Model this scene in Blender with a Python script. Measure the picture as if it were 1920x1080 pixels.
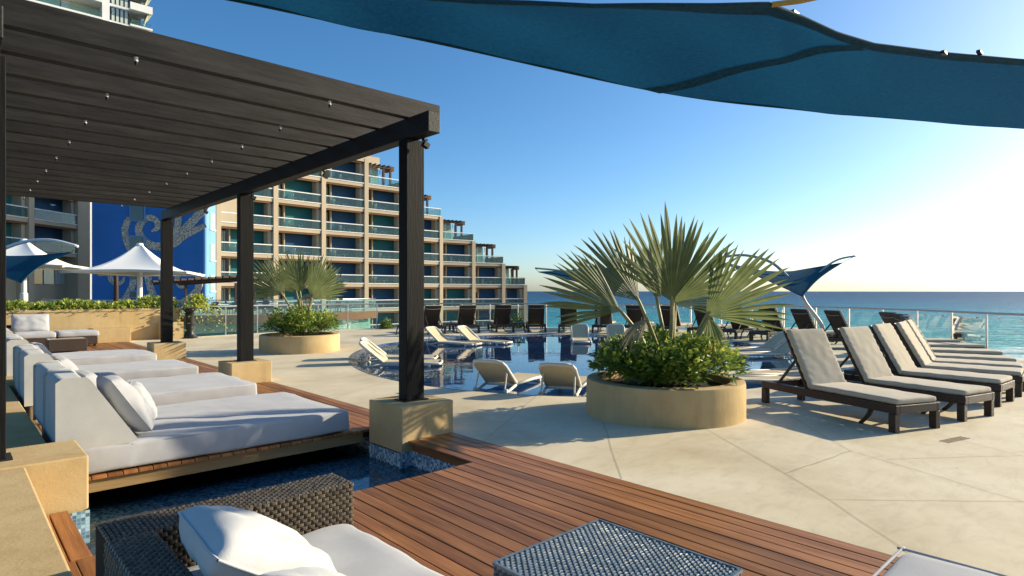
import bpy, bmesh, math, random
from mathutils import Vector, Matrix, noise
from mathutils.geometry import tessellate_polygon
R = math.radians
rnd = random.Random(7)
scene = bpy.context.scene
for o in list(bpy.data.objects): bpy.data.objects.remove(o)
COL = scene.collection

# ------------------------------------------------------------------ camera, sky, sun, exposure
EYE = 1.55
HEAD = R(47.1)                      # camera heading, measured from +X (the rafters' direction)
cam_d = bpy.data.cameras.new('camera'); cam = bpy.data.objects.new('camera', cam_d); COL.objects.link(cam)
cam.location = (0, 0, EYE); cam.rotation_euler = (R(90), 0, HEAD - R(90))
cam_d.sensor_width = 36; cam_d.lens = 1139 / 1920 * 36; cam_d.shift_y = 6 / 1920
cam_d.clip_start = 0.05; cam_d.clip_end = 60000
scene.camera = cam
scene.render.resolution_x = 1024; scene.render.resolution_y = 576

SUN_AZ, SUN_EL = R(-21), R(20)     # azimuth from +X
world = bpy.data.worlds.new('World'); scene.world = world; world.use_nodes = True
nt = world.node_tree; nt.nodes.clear()
sky = nt.nodes.new('ShaderNodeTexSky'); sky.sky_type = 'NISHITA'; sky.sun_disc = False
sky.sun_elevation = SUN_EL; sky.sun_rotation = R(90) - SUN_AZ
sky.altitude = 0; sky.air_density = 0.8; sky.dust_density = 1.0; sky.ozone_density = 4.5
bg = nt.nodes.new('ShaderNodeBackground'); bg.inputs[1].default_value = 0.113
wo = nt.nodes.new('ShaderNodeOutputWorld')
hs = nt.nodes.new('ShaderNodeHueSaturation'); hs.inputs['Saturation'].default_value = 1.16   # clear winter air
nt.links.new(sky.outputs[0], hs.inputs['Color']); tint = nt.nodes.new('ShaderNodeMix'); tint.data_type = 'RGBA'; tint.blend_type = 'MULTIPLY'; tint.inputs[0].default_value = 1; tint.inputs[7].default_value = (1.0, .97, .87, 1)   # camera set warm
nt.links.new(hs.outputs[0], tint.inputs[6]); nt.links.new(tint.outputs[2], bg.inputs[0]); nt.links.new(bg.outputs[0], wo.inputs[0])
sun_d = bpy.data.lights.new('sun', 'SUN'); sun_d.energy = 4.25; sun_d.angle = R(0.53); sun_d.color = (1.0, 0.88, 0.655)
sun = bpy.data.objects.new('sun', sun_d); COL.objects.link(sun)
sdir = Vector((math.cos(SUN_EL)*math.cos(SUN_AZ), math.cos(SUN_EL)*math.sin(SUN_AZ), math.sin(SUN_EL)))
sun.rotation_euler = sdir.to_track_quat('Z', 'Y').to_euler(); sun.location = (30, -5, 30)
vs = scene.view_settings
vs.view_transform = 'Standard'; vs.look = 'None'; vs.gamma = 1; vs.exposure = 0.96; vs.use_curve_mapping = False

# ------------------------------------------------------------------ frames and mesh helpers
FX, FY = math.cos(HEAD), math.sin(HEAD); RX, RY = FY, -FX
def S(r, d, z=0.0):
    """site point: r metres to the right of, d metres out along the sea axis of the terrace"""
    return Vector((d*FX + r*RX, d*FY + r*RY, z))
def Sang(a):                       # world angle of a direction given as angle from the r axis towards d
    v = S(math.cos(a), math.sin(a)); return math.atan2(v.y, v.x)

class MB:
    def __init__(s): s.v = []; s.f = []
    def add(s, vs, fs):
        b = len(s.v); s.v += [tuple(p) for p in vs]; s.f += [tuple(i + b for i in f) for f in fs]; return s
    def box(s, x0, x1, y0, y1, z0, z1, M=None):
        p = [(x0,y0,z0),(x1,y0,z0),(x1,y1,z0),(x0,y1,z0),(x0,y0,z1),(x1,y0,z1),(x1,y1,z1),(x0,y1,z1)]
        if M is not None: p = [M @ Vector(q) for q in p]
        return s.add(p, [(0,3,2,1),(4,5,6,7),(0,1,5,4),(1,2,6,5),(2,3,7,6),(3,0,4,7)])
    def bar(s, a, b, w, h, up=(0,0,1)):
        a, b = Vector(a), Vector(b); d = (b-a).normalized(); u = Vector(up)
        sd = d.cross(u)
        if sd.length < 1e-4: sd = d.cross(Vector((1,0,0)))
        sd.normalize(); u = sd.cross(d).normalized()
        p = []
        for c in (a, b):
            for i, j in ((-1,-1),(1,-1),(1,1),(-1,1)): p.append(c + sd*i*w/2 + u*j*h/2)
        return s.add(p, [(3,2,1,0),(4,5,6,7),(0,1,5,4),(1,2,6,5),(2,3,7,6),(3,0,4,7)])
    def tube(s, pts, rad, n=8, cap=True):
        pts = [Vector(p) for p in pts]; m = len(pts)
        if not hasattr(rad, '__len__'): rad = [rad]*m
        b = len(s.v); ref = None
        for i, p in enumerate(pts):
            t = (pts[min(i+1,m-1)] - pts[max(i-1,0)]).normalized()
            if ref is None:
                ref = t.orthogonal().normalized()
            ref = (ref - t*ref.dot(t)).normalized(); bi = t.cross(ref)
            for k in range(n):
                a = 2*math.pi*k/n; s.v.append(tuple(p + (ref*math.cos(a) + bi*math.sin(a))*rad[i]))
        for i in range(m-1):
            for k in range(n):
                k2 = (k+1) % n; s.f.append((b+i*n+k, b+i*n+k2, b+(i+1)*n+k2, b+(i+1)*n+k))
        if cap: s.f.append(tuple(b+k for k in range(n))[::-1]); s.f.append(tuple(b+(m-1)*n+k for k in range(n)))
        return s
    def lathe(s, prof, n=32, c=(0,0,0)):
        b = len(s.v)
        for r, z in prof:
            for k in range(n):
                a = 2*math.pi*k/n; s.v.append((c[0]+r*math.cos(a), c[1]+r*math.sin(a), c[2]+z))
        for i in range(len(prof)-1):
            for k in range(n):
                k2 = (k+1) % n; s.f.append((b+i*n+k, b+i*n+k2, b+(i+1)*n+k2, b+(i+1)*n+k))
        return s
    def grid(s, fn, nu, nv):
        b = len(s.v)
        for i in range(nu+1):
            for j in range(nv+1): s.v.append(tuple(fn(i/nu, j/nv)))
        for i in range(nu):
            for j in range(nv):
                a = b+i*(nv+1)+j; s.f.append((a, a+nv+1, a+nv+2, a+1))
        return s
    def poly(s, outer, z, holes=()):
        loops = [[Vector((p[0],p[1],0)) for p in outer]] + [[Vector((p[0],p[1],0)) for p in h] for h in holes]
        tris = tessellate_polygon(loops); flat = [p for l in loops for p in l]
        fs = []
        for t in tris:
            a, b_, c = (flat[i] for i in t)
            fs.append(t if (b_-a).cross(c-a).z > 0 else t[::-1])
        return s.add([(p.x,p.y,z) for p in flat], fs)
    def wall(s, loop, z0, z1, closed=True):
        b = len(s.v); n = len(loop)
        for p in loop: s.v.append((p[0],p[1],z0)); s.v.append((p[0],p[1],z1))
        for i in range(n if closed else n-1):
            j = (i+1) % n; s.f.append((b+2*i, b+2*j, b+2*j+1, b+2*i+1))
        return s
    def rbox(s, hx, hy, hz, r, n=6, fn=None, c=(0,0,0), M=None):
        """soft box: half sizes, edge radius, n cells on the flats; fn(p, q) -> p may bulge it"""
        def ticks(h, m):
            e = min(r, h*0.98); t = [-h, -h+e*.12, -h+e*.4, -h+e]
            k = [-h+e+(2*h-2*e)*i/m for i in range(1, m)]
            return t + k + [-x for x in t[::-1]]
        H = (hx, hy, hz); T = [ticks(h, m) for h, m in zip(H, (max(2,int(n*hx/max(H)))+1, max(2,int(n*hy/max(H)))+1, 2))]
        key = {}; 
        def vert(p):
            k = tuple(round(x, 5) for x in p)
            if k in key: return key[k]
            q = [max(-(h-min(r,h*.98)), min(h-min(r,h*.98), x)) for x, h in zip(p, H)]
            d = Vector([a-b for a, b in zip(p, q)])
            w = Vector(q) + (d.normalized()*r if d.length > 1e-9 else Vector())
            if fn: w = fn(w, Vector([a/h for a, h in zip(p, H)]))
            w = w + Vector(c)
            if M is not None: w = M @ w
            s.v.append(tuple(w)); key[k] = len(s.v)-1; return key[k]
        for ax in range(3):
            u, v = (ax+1) % 3, (ax+2) % 3
            for sg in (-1, 1):
                for i in range(len(T[u])-1):
                    for j in range(len(T[v])-1):
                        q = []
                        for di, dj in ((0,0),(1,0),(1,1),(0,1)):
                            p = [0,0,0]; p[ax] = sg*H[ax]; p[u] = T[u][i+di]; p[v] = T[v][j+dj]; q.append(vert(p))
                        s.f.append(tuple(q if sg > 0 else q[::-1]))
        return s
    def build(s, name, mat, parent=None, smooth=False, bevel=0, sharp=None):
        me = bpy.data.meshes.new(name); me.from_pydata(s.v, [], s.f); me.update()
        if isinstance(mat, (list, tuple)):
            for m in mat: me.materials.append(m)
        else: me.materials.append(mat)
        if smooth:
            me.polygons.foreach_set('use_smooth', [True]*len(me.polygons))
            if sharp: me.set_sharp_from_angle(angle=R(sharp))
        o = bpy.data.objects.new(name, me); COL.objects.link(o)
        if parent: o.parent = parent
        if bevel:
            md = o.modifiers.new('bevel', 'BEVEL'); md.width = bevel; md.segments = 2; md.limit_method = 'ANGLE'
        return o

def tag(o, label=None, cat=None, group=None, kind=None):
    if label: o['label'] = label
    if cat: o['category'] = cat
    if group: o['group'] = group
    if kind: o['kind'] = kind
    return o
def thing(name, label, cat, loc=(0,0,0), rz=0, group=None):
    o = bpy.data.objects.new(name, None); COL.objects.link(o); o.empty_display_size = .2
    o.location = loc; o.rotation_euler = (0, 0, rz); return tag(o, label, cat, group)
def copy_tree(o, parent=None):
    c = o.copy(); COL.objects.link(c); c.parent = parent
    for ch in o.children: copy_tree(ch, c)
    return c
def dup(o, loc, rz, label, group=None):
    c = copy_tree(o); c.location = loc; c.rotation_euler = (0,0,rz); return tag(c, label, None, group)
def spline(pts, n=24):
    pts = [Vector(p) for p in pts]; out = []; m = len(pts)
    for i in range(n+1):
        t = i/n*(m-1); k = min(int(t), m-2); f = t-k
        p0, p1, p2, p3 = pts[max(k-1,0)], pts[k], pts[k+1], pts[min(k+2,m-1)]
        out.append(.5*((2*p1) + (p2-p0)*f + (2*p0-5*p1+4*p2-p3)*f*f + (3*p1-p0-3*p2+p3)*f**3))
    return out

# ------------------------------------------------------------------ materials
def newmat(name):
    m = bpy.data.materials.new(name); m.use_nodes = True; n = m.node_tree; n.nodes.clear()
    out = n.nodes.new('ShaderNodeOutputMaterial'); b = n.nodes.new('ShaderNodeBsdfPrincipled')
    n.links.new(b.outputs[0], out.inputs[0]); return m, n, b, out
def nd(n, t, **kw):
    x = n.nodes.new(t)
    for k, v in kw.items():
        if k == 'i':
            for a, b in v.items(): x.inputs[a].default_value = b
        else: setattr(x, k, v)
    return x
def ramp(n, fac, stops):
    r = n.nodes.new('ShaderNodeValToRGB'); e = r.color_ramp.elements
    while len(e) < len(stops): e.new(0.5)
    for k, (p, c) in enumerate(stops): e[k].position = p; e[k].color = (*c, 1)
    n.links.new(fac, r.inputs[0]); return r
def mapped(n, scale=(1,1,1), coord='Object', jitter=0):
    tc = n.nodes.new('ShaderNodeTexCoord'); mp = n.nodes.new('ShaderNodeMapping'); mp.inputs['Scale'].default_value = scale
    n.links.new(tc.outputs[coord], mp.inputs[0])
    if jitter:
        oi = n.nodes.new('ShaderNodeObjectInfo'); ml = nd(n, 'ShaderNodeMath', operation='MULTIPLY', i={1: jitter})
        n.links.new(oi.outputs['Random'], ml.inputs[0]); cb = n.nodes.new('ShaderNodeCombineXYZ')
        for k in range(3): n.links.new(ml.outputs[0], cb.inputs[k])
        n.links.new(cb.outputs[0], mp.inputs['Location'])
    return mp
def bumped(n, b, h, strength, dist=.01):
    bp = nd(n, 'ShaderNodeBump', i={'Strength': strength, 'Distance': dist}); n.links.new(h, bp.inputs['Height'])
    n.links.new(bp.outputs[0], b.inputs['Normal']); return bp
def surf(name, c1, c2, scale=3, rough=.8, bump=.2, bscale=None, bdist=.01, detail=5, spec=.3, metal=0, stretch=(1,1,1), var=0, jitter=0, lo=.3, hi=.7, coord='Object'):
    """two-tone noise surface with fine relief"""
    m, n, b, o = newmat(name)
    mp = mapped(n, stretch, coord, jitter)
    nz = nd(n, 'ShaderNodeTexNoise', i={'Scale': scale, 'Detail': detail, 'Roughness': .6}); n.links.new(mp.outputs[0], nz.inputs[0])
    rp = ramp(n, nz.outputs[0], [(lo, c1), (hi, c2)]); col = rp.outputs[0]
    if var:
        oi = n.nodes.new('ShaderNodeObjectInfo'); mr = nd(n, 'ShaderNodeMapRange', i={3: 1-var, 4: 1+var}); n.links.new(oi.outputs['Random'], mr.inputs[0])
        hs = nd(n, 'ShaderNodeHueSaturation'); n.links.new(mr.outputs[0], hs.inputs['Value']); n.links.new(col, hs.inputs['Color']); col = hs.outputs[0]
    n.links.new(col, b.inputs['Base Color'])
    b.inputs['Roughness'].default_value = rough; b.inputs['Metallic'].default_value = metal; b.inputs['Specular IOR Level'].default_value = spec
    if bump:
        nb = nd(n, 'ShaderNodeTexNoise', i={'Scale': bscale or scale*8, 'Detail': 4}); n.links.new(mp.outputs[0], nb.inputs[0])
        bumped(n, b, nb.outputs[0], bump, bdist)
    return m
def see_through(name, tint, refl_rough=.02, haze=(.6,.8,.78), haze_f=.1, ior=1.45, bump=None):
    """thin pane or water surface: fresnel reflection over tinted transparency"""
    m, n, b, out = newmat(name); n.nodes.remove(b)
    tr = nd(n, 'ShaderNodeBsdfTransparent', i={0: (*tint, 1)}); gl = nd(n, 'ShaderNodeBsdfGlossy', i={0: (1,1,1,1), 'Roughness': refl_rough})
    df = nd(n, 'ShaderNodeBsdfDiffuse', i={0: (*haze, 1)})
    fr = nd(n, 'ShaderNodeFresnel', i={0: ior}); m1 = nd(n, 'ShaderNodeMixShader', i={0: haze_f}); m2 = n.nodes.new('ShaderNodeMixShader')
    n.links.new(tr.outputs[0], m1.inputs[1]); n.links.new(df.outputs[0], m1.inputs[2])
    n.links.new(fr.outputs[0], m2.inputs[0]); n.links.new(m1.outputs[0], m2.inputs[1]); n.links.new(gl.outputs[0], m2.inputs[2])
    n.links.new(m2.outputs[0], out.inputs[0])
    if bump:
        sc, st, ds = bump; mp = mapped(n, (1,1,1)); nz = nd(n, 'ShaderNodeTexNoise', i={'Scale': sc, 'Detail': 3, 'Distortion': .6}); n.links.new(mp.outputs[0], nz.inputs[0])
        bp = nd(n, 'ShaderNodeBump', i={'Strength': st, 'Distance': ds}); n.links.new(nz.outputs[0], bp.inputs['Height'])
        n.links.new(bp.outputs[0], gl.inputs['Normal']); n.links.new(bp.outputs[0], fr.inputs['Normal'])
    return m
def leafmat(name, c1, c2, rough=.45, trans=.35, scale=6):
    m, n, b, out = newmat(name)
    mp = mapped(n); nz = nd(n, 'ShaderNodeTexNoise', i={'Scale': scale, 'Detail': 2}); n.links.new(mp.outputs[0], nz.inputs[0])
    rp = ramp(n, nz.outputs[0], [(.3, c1), (.7, c2)]); n.links.new(rp.outputs[0], b.inputs['Base Color']); b.inputs['Roughness'].default_value = rough
    b.inputs['Specular IOR Level'].default_value = .4
    tl = n.nodes.new('ShaderNodeBsdfTranslucent'); gm = nd(n, 'ShaderNodeGamma', i={1: .8}); n.links.new(rp.outputs[0], gm.inputs[0]); n.links.new(gm.outputs[0], tl.inputs[0])
    mx = nd(n, 'ShaderNodeMixShader', i={0: trans}); n.links.new(b.outputs[0], mx.inputs[1]); n.links.new(tl.outputs[0], mx.inputs[2]); n.links.new(mx.outputs[0], out.inputs[0])
    return m
def mosaic(name, cols, size=.028, grout=(.55,.6,.6), rough=.15):
    m, n, b, out = newmat(name)
    mp = mapped(n, (1/size,)*3)
    # cell id in all three axes, so that walls and floors both read as small square tiles
    fl = nd(n, 'ShaderNodeVectorMath', operation='FLOOR'); n.links.new(mp.outputs[0], fl.inputs[0])
    wn = nd(n, 'ShaderNodeTexWhiteNoise', noise_dimensions='3D'); n.links.new(fl.outputs[0], wn.inputs[0])
    rp = ramp(n, wn.outputs[0], [(k/len(cols), c) for k, c in enumerate(cols)]); rp.color_ramp.interpolation = 'CONSTANT'
    fr = nd(n, 'ShaderNodeVectorMath', operation='FRACTION'); n.links.new(mp.outputs[0], fr.inputs[0])
    sb = nd(n, 'ShaderNodeVectorMath', operation='SUBTRACT', i={1: (.5,.5,.5)}); n.links.new(fr.outputs[0], sb.inputs[0])
    ab = nd(n, 'ShaderNodeVectorMath', operation='ABSOLUTE'); n.links.new(sb.outputs[0], ab.inputs[0])
    # drop the axis along the surface normal
    ge = n.nodes.new('ShaderNodeNewGeometry'); na = nd(n, 'ShaderNodeVectorMath', operation='ABSOLUTE'); n.links.new(ge.outputs['True Normal'], na.inputs[0])
    iv = nd(n, 'ShaderNodeVectorMath', operation='SUBTRACT', i={0: (1,1,1)}); n.links.new(na.outputs[0], iv.inputs[1])
    mu = nd(n, 'ShaderNodeVectorMath', operation='MULTIPLY'); n.links.new(ab.outputs[0], mu.inputs[0]); n.links.new(iv.outputs[0], mu.inputs[1])
    sp = n.nodes.new('ShaderNodeSeparateXYZ'); n.links.new(mu.outputs[0], sp.inputs[0])
    a = nd(n, 'ShaderNodeMath', operation='MAXIMUM'); n.links.new(sp.outputs[0], a.inputs[0]); n.links.new(sp.outputs[1], a.inputs[1])
    c = nd(n, 'ShaderNodeMath', operation='MAXIMUM'); n.links.new(a.outputs[0], c.inputs[0]); n.links.new(sp.outputs[2], c.inputs[1])
    g = nd(n, 'ShaderNodeMath', operation='GREATER_THAN', i={1: .44}); n.links.new(c.outputs[0], g.inputs[0])
    mx = nd(n, 'ShaderNodeMix', data_type='RGBA', i={7: (*grout, 1)}); n.links.new(g.outputs[0], mx.inputs[0]); n.links.new(rp.outputs[0], mx.inputs[6])
    n.links.new(mx.outputs[2], b.inputs['Base Color']); b.inputs['Roughness'].default_value = rough
    return m

def fabric(name, c1, c2, crease=.5, weave=160):
    """woven cloth: soft tone shifts, fine weave, long slack creases"""
    m, n, b, out = newmat(name)
    mp = mapped(n, (1,1,1), jitter=9); nz = nd(n, 'ShaderNodeTexNoise', i={'Scale': 3.2, 'Detail': 6, 'Roughness': .65}); n.links.new(mp.outputs[0], nz.inputs[0])
    rp = ramp(n, nz.outputs[0], [(.3, c1), (.7, c2)]); n.links.new(rp.outputs[0], b.inputs['Base Color']); b.inputs['Roughness'].default_value = .95; b.inputs['Specular IOR Level'].default_value = .08
    b.inputs['Sheen Weight'].default_value = .12
    cz = nd(n, 'ShaderNodeTexNoise', noise_type='RIDGED_MULTIFRACTAL', i={'Scale': 3.0, 'Detail': 2.5, 'Roughness': .5, 'Distortion': .9}); n.links.new(mp.outputs[0], cz.inputs[0])
    b1 = nd(n, 'ShaderNodeBump', i={'Strength': crease, 'Distance': .018}); n.links.new(cz.outputs[0], b1.inputs['Height'])
    wz = nd(n, 'ShaderNodeTexNoise', i={'Scale': weave, 'Detail': 2}); n.links.new(mp.outputs[0], wz.inputs[0])
    b2 = nd(n, 'ShaderNodeBump', i={'Strength': .35, 'Distance': .002}); n.links.new(wz.outputs[0], b2.inputs['Height']); n.links.new(b1.outputs[0], b2.inputs['Normal']); n.links.new(b2.outputs[0], b.inputs['Normal'])
    return m
def paving():
    """trowelled cream concrete: blotches, trowel sweeps, pale bloom, small dark specks"""
    m, n, b, out = newmat('patio concrete')
    mp = mapped(n); ms = mapped(n, (1.0,2.4,1)); 
    a = nd(n, 'ShaderNodeTexNoise', i={'Scale': .55, 'Detail': 8, 'Roughness': .62, 'Distortion': .4}); n.links.new(mp.outputs[0], a.inputs[0])
    c = nd(n, 'ShaderNodeTexNoise', i={'Scale': 2.6, 'Detail': 9, 'Roughness': .7, 'Distortion': 1.2}); n.links.new(ms.outputs[0], c.inputs[0])
    r1 = ramp(n, a.outputs[0], [(.30, (.50,.405,.255)), (.5, (.64,.54,.365)), (.70, (.74,.655,.485))])
    r2 = ramp(n, c.outputs[0], [(.30, (.74,.71,.66)), (.52, (1,1,1)), (.72, (1.0,1.0,.99))])
    mx = nd(n, 'ShaderNodeMix', data_type='RGBA', blend_type='MULTIPLY', i={0: .5}); n.links.new(r1.outputs[0], mx.inputs[6]); n.links.new(r2.outputs[0], mx.inputs[7])
    v = nd(n, 'ShaderNodeTexVoronoi', i={'Scale': 2.2, 'Randomness': 1}); n.links.new(mp.outputs[0], v.inputs[0])
    sp = nd(n, 'ShaderNodeMapRange', i={1: .018, 2: .03, 3: .55, 4: 1}); n.links.new(v.outputs['Distance'], sp.inputs[0])
    m2 = nd(n, 'ShaderNodeMix', data_type='RGBA', blend_type='MULTIPLY', i={0: 1}); n.links.new(mx.outputs[2], m2.inputs[6]); n.links.new(sp.outputs[0], m2.inputs[7])
    n.links.new(m2.outputs[2], b.inputs['Base Color'])
    rr = nd(n, 'ShaderNodeMapRange', i={3: .5, 4: .85}); n.links.new(c.outputs[0], rr.inputs[0]); n.links.new(rr.outputs[0], b.inputs['Roughness']); b.inputs['Specular IOR Level'].default_value = .3
    bumped(n, b, c.outputs[0], .25, .006)
    return m
def stucco():
    """sand finished render: blotches, faint rain streaks, hairline marks"""
    m, n, b, out = newmat('tan stucco')
    mp = mapped(n, (1,1,1), jitter=13); ms = mapped(n, (5,5,.5), jitter=13)
    a = nd(n, 'ShaderNodeTexNoise', i={'Scale': 1.6, 'Detail': 8, 'Roughness': .65}); n.links.new(mp.outputs[0], a.inputs[0])
    c = nd(n, 'ShaderNodeTexNoise', i={'Scale': 1.3, 'Detail': 6, 'Roughness': .7}); n.links.new(ms.outputs[0], c.inputs[0])
    r1 = ramp(n, a.outputs[0], [(.28, (.43,.30,.135)), (.5, (.51,.365,.18)), (.72, (.57,.425,.23))])
    r2 = ramp(n, c.outputs[0], [(.34, (.80,.78,.74)), (.5, (1,1,1))])
    mx = nd(n, 'ShaderNodeMix', data_type='RGBA', blend_type='MULTIPLY', i={0: .55}); n.links.new(r1.outputs[0], mx.inputs[6]); n.links.new(r2.outputs[0], mx.inputs[7])
    n.links.new(mx.outputs[2], b.inputs['Base Color']); b.inputs['Roughness'].default_value = .9; b.inputs['Specular IOR Level'].default_value = .12
    f = nd(n, 'ShaderNodeTexNoise', i={'Scale': 55, 'Detail': 4}); n.links.new(mp.outputs[0], f.inputs[0])
    b1 = nd(n, 'ShaderNodeBump', i={'Strength': .3, 'Distance': .005}); n.links.new(f.outputs[0], b1.inputs['Height'])
    b2 = nd(n, 'ShaderNodeBump', i={'Strength': .3, 'Distance': .02}); n.links.new(a.outputs[0], b2.inputs['Height']); n.links.new(b1.outputs[0], b2.inputs['Normal']); n.links.new(b2.outputs[0], b.inputs['Normal'])
    return m
M = {}
M['concrete'] = paving()
M['joint'] = surf('saw cut joint', (.20,.155,.10), (.27,.21,.14), rough=.9)
M['stucco'] = stucco()
M['stucco_b'] = surf('tan facade render', (.47,.38,.265), (.54,.445,.315), scale=.3, rough=.9, bump=0)
M['pergola'] = surf('charcoal stained timber', (.005,.0046,.0043), (.024,.022,.0205), scale=5, rough=.66, bump=.65, bscale=16, bdist=.006, stretch=(.35,3,3), spec=.25, var=.28, jitter=40)
M['post'] = surf('charcoal stained post', (.004,.0038,.0036), (.009,.0083,.0078), scale=5, rough=.65, bump=.5, bscale=16, bdist=.006, stretch=(4,4,.3), spec=.15)
M['deck'] = surf('red brown deck board', (.165,.062,.021), (.39,.17,.058), scale=2.6, rough=.48, bump=.4, bscale=11, bdist=.004, stretch=(9,.55,1), spec=.28, var=.30, jitter=60, lo=.30, hi=.70, detail=7)
M['deck_dark'] = surf('deck underside', (.03,.015,.008), (.05,.025,.012))
M['fascia'] = surf('weathered fascia board', (.20,.125,.05), (.33,.22,.10), scale=2.2, rough=.7, bump=.4, bscale=12, stretch=(.5,3,7))
M['fabric'] = fabric('white outdoor fabric', (.37,.37,.38), (.435,.435,.445), .35)
M['pillow'] = fabric('white pillow fabric', (.48,.48,.47), (.55,.55,.54), .7)
M['grey_pillow'] = fabric('grey white pillow fabric', (.33,.335,.345), (.40,.40,.41), .6)
M['seam_line'] = surf('grey seam', (.20,.20,.20), (.26,.26,.26), rough=.9, bump=0)
M['fabric_old'] = fabric('off white fabric', (.40,.395,.375), (.47,.465,.445), .35, 90)
M['beige'] = fabric('beige lounger cushion', (.46,.395,.295), (.53,.46,.35), .22, 110)
M['wicker'] = surf('dark brown wicker', (.022,.013,.009), (.060,.036,.024), scale=40, rough=.5, bump=.9, bscale=110, bdist=.006, stretch=(1,1,2.2), spec=.45)
M['strand'] = surf('brown wicker strand', (.050,.038,.026), (.135,.105,.07), scale=30, rough=.42, bump=.2, bscale=200, spec=.5, detail=2)
M['strand_t'] = surf('wicker strand with painted sky sheen', (.075,.105,.13), (.145,.19,.225), scale=30, rough=.3, bump=.1, bscale=200, spec=.6, detail=2)  # table strands: the sky's blue reflection is painted into the base colour
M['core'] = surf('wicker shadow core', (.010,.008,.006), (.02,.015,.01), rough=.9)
M['plastic'] = surf('cream resin', (.60,.56,.47), (.66,.62,.53), rough=.45, bump=0)
M['sling'] = surf('cream sling', (.54,.43,.25), (.60,.49,.30), scale=20, rough=.8, bump=.3, bscale=200, bdist=.002)
M['white'] = surf('white paint', (.74,.74,.72), (.80,.80,.78), scale=1, rough=.6, bump=0)
M['membrane'] = surf('white membrane', (.80,.79,.75), (.84,.83,.80), scale=1, rough=.7, bump=0)
M['steel'] = surf('brushed steel', (.50,.50,.50), (.58,.58,.58), rough=.32, bump=0, metal=1)
M['grey_metal'] = surf('painted grey steel', (.36,.36,.35), (.42,.42,.41), rough=.4, bump=0)
M['black'] = surf('black metal', (.010,.011,.011), (.02,.02,.02), rough=.4, bump=0)
M['soil'] = surf('dark soil', (.015,.010,.006), (.04,.025,.015), scale=20, rough=1, bump=.8)
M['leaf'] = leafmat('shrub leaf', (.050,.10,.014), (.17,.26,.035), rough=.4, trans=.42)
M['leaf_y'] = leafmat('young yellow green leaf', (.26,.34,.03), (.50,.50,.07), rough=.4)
M['red'] = leafmat('red flower', (.35,.02,.01), (.5,.05,.02))
M['palm'] = leafmat('fan palm blade', (.085,.112,.032), (.185,.215,.072), rough=.45, trans=.40, scale=4)
M['palm_dry'] = leafmat('dry palm blade', (.24,.19,.10), (.34,.28,.16), trans=.25)
M['petiole'] = surf('palm petiole', (.20,.19,.07), (.34,.29,.12), scale=8, rough=.5, bump=.1)
M['trunk'] = surf('palm trunk fibre', (.10,.07,.04), (.22,.16,.09), scale=20, rough=.95, bump=1, bscale=40, bdist=.02)
M['sail'] = None
M['glass'] = see_through('balustrade glass', (.92,.98,.97), haze_f=.03, haze=(.6,.8,.8), ior=1.22)
M['glass_b'] = see_through('balcony glass', (.74,.88,.90), haze_f=.14, haze=(.22,.36,.37), ior=1.2)
M['glass_m'] = see_through('matt rail glass', (.74,.88,.90), haze_f=.10, haze=(.40,.52,.56), ior=1.04)
M['glass_g'] = see_through('green pool glass', (.45,.80,.68), haze_f=.45, haze=(.25,.55,.44))
M['blue'] = surf('navy painted wall', (.024,.075,.15), (.032,.095,.18), scale=.4, rough=.85, bump=0)
M['teal'] = surf('teal painted wall', (.020,.13,.14), (.028,.16,.17), scale=.4, rough=.85, bump=0)
M['mural'] = surf('cobalt painted wall', (.028,.15,.44), (.038,.18,.52), scale=.35, rough=.8, bump=0)
M['skyblue'] = surf('light blue painted wall', (.13,.29,.58), (.17,.35,.64), scale=.3, rough=.85, bump=0)
M['pebble'] = surf('pebble dash relief', (.24,.21,.165), (.66,.61,.52), scale=8, rough=.9, bump=0, lo=.42, hi=.58, detail=2)
M['soffit'] = surf('brown soffit', (.15,.075,.035), (.19,.10,.05), rough=.9, bump=0)
M['window'] = surf('dark window glass', (.010,.022,.024), (.03,.055,.055), scale=.5, rough=.08, bump=0, spec=.8)
M['mint'] = surf('mint curtain glass', (.25,.45,.38), (.42,.62,.52), scale=1.5, rough=.15, bump=0, spec=.6, stretch=(3,3,.1))
M['curtain'] = surf('pale curtain', (.42,.50,.46), (.62,.66,.6), scale=1, rough=.8, bump=0, stretch=(6,6,.1))
M['brown_timber'] = surf('dark brown timber', (.035,.02,.015), (.06,.035,.025), rough=.7, bump=0)
M['cream_wall'] = surf('cream wall', (.62,.58,.38), (.68,.64,.44), scale=.3, rough=.85, bump=0)
M['dark_tile'] = mosaic('blue channel mosaic', [(.12,.23,.30),(.21,.38,.45),(.36,.54,.59),(.09,.15,.22),(.54,.67,.69),(.19,.27,.36),(.38,.53,.59)], .026, grout=(.30,.36,.37))
M['pool_tile'] = mosaic('blue pool mosaic', [(.20,.42,.55),(.30,.55,.67),(.40,.65,.75),(.46,.70,.79),(.24,.48,.61)], .05, grout=(.48,.66,.74))
M['coping'] = mosaic('dark coping mosaic', [(.04,.05,.08),(.12,.13,.15),(.25,.24,.22),(.03,.06,.13),(.16,.13,.10)], .05, grout=(.3,.3,.28))
M['pale_edge'] = surf('pale step nosing', (.45,.55,.58), (.5,.6,.62), rough=.5, bump=0)
M['water'] = see_through('pool water', (.82,.95,.98), .01, haze_f=0, ior=1.33, bump=(2.6,.10,.02))
M['channel_water'] = see_through('channel water', (.68,.86,.90), .01, haze_f=0, ior=1.33, bump=(5,.10,.02))

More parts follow.
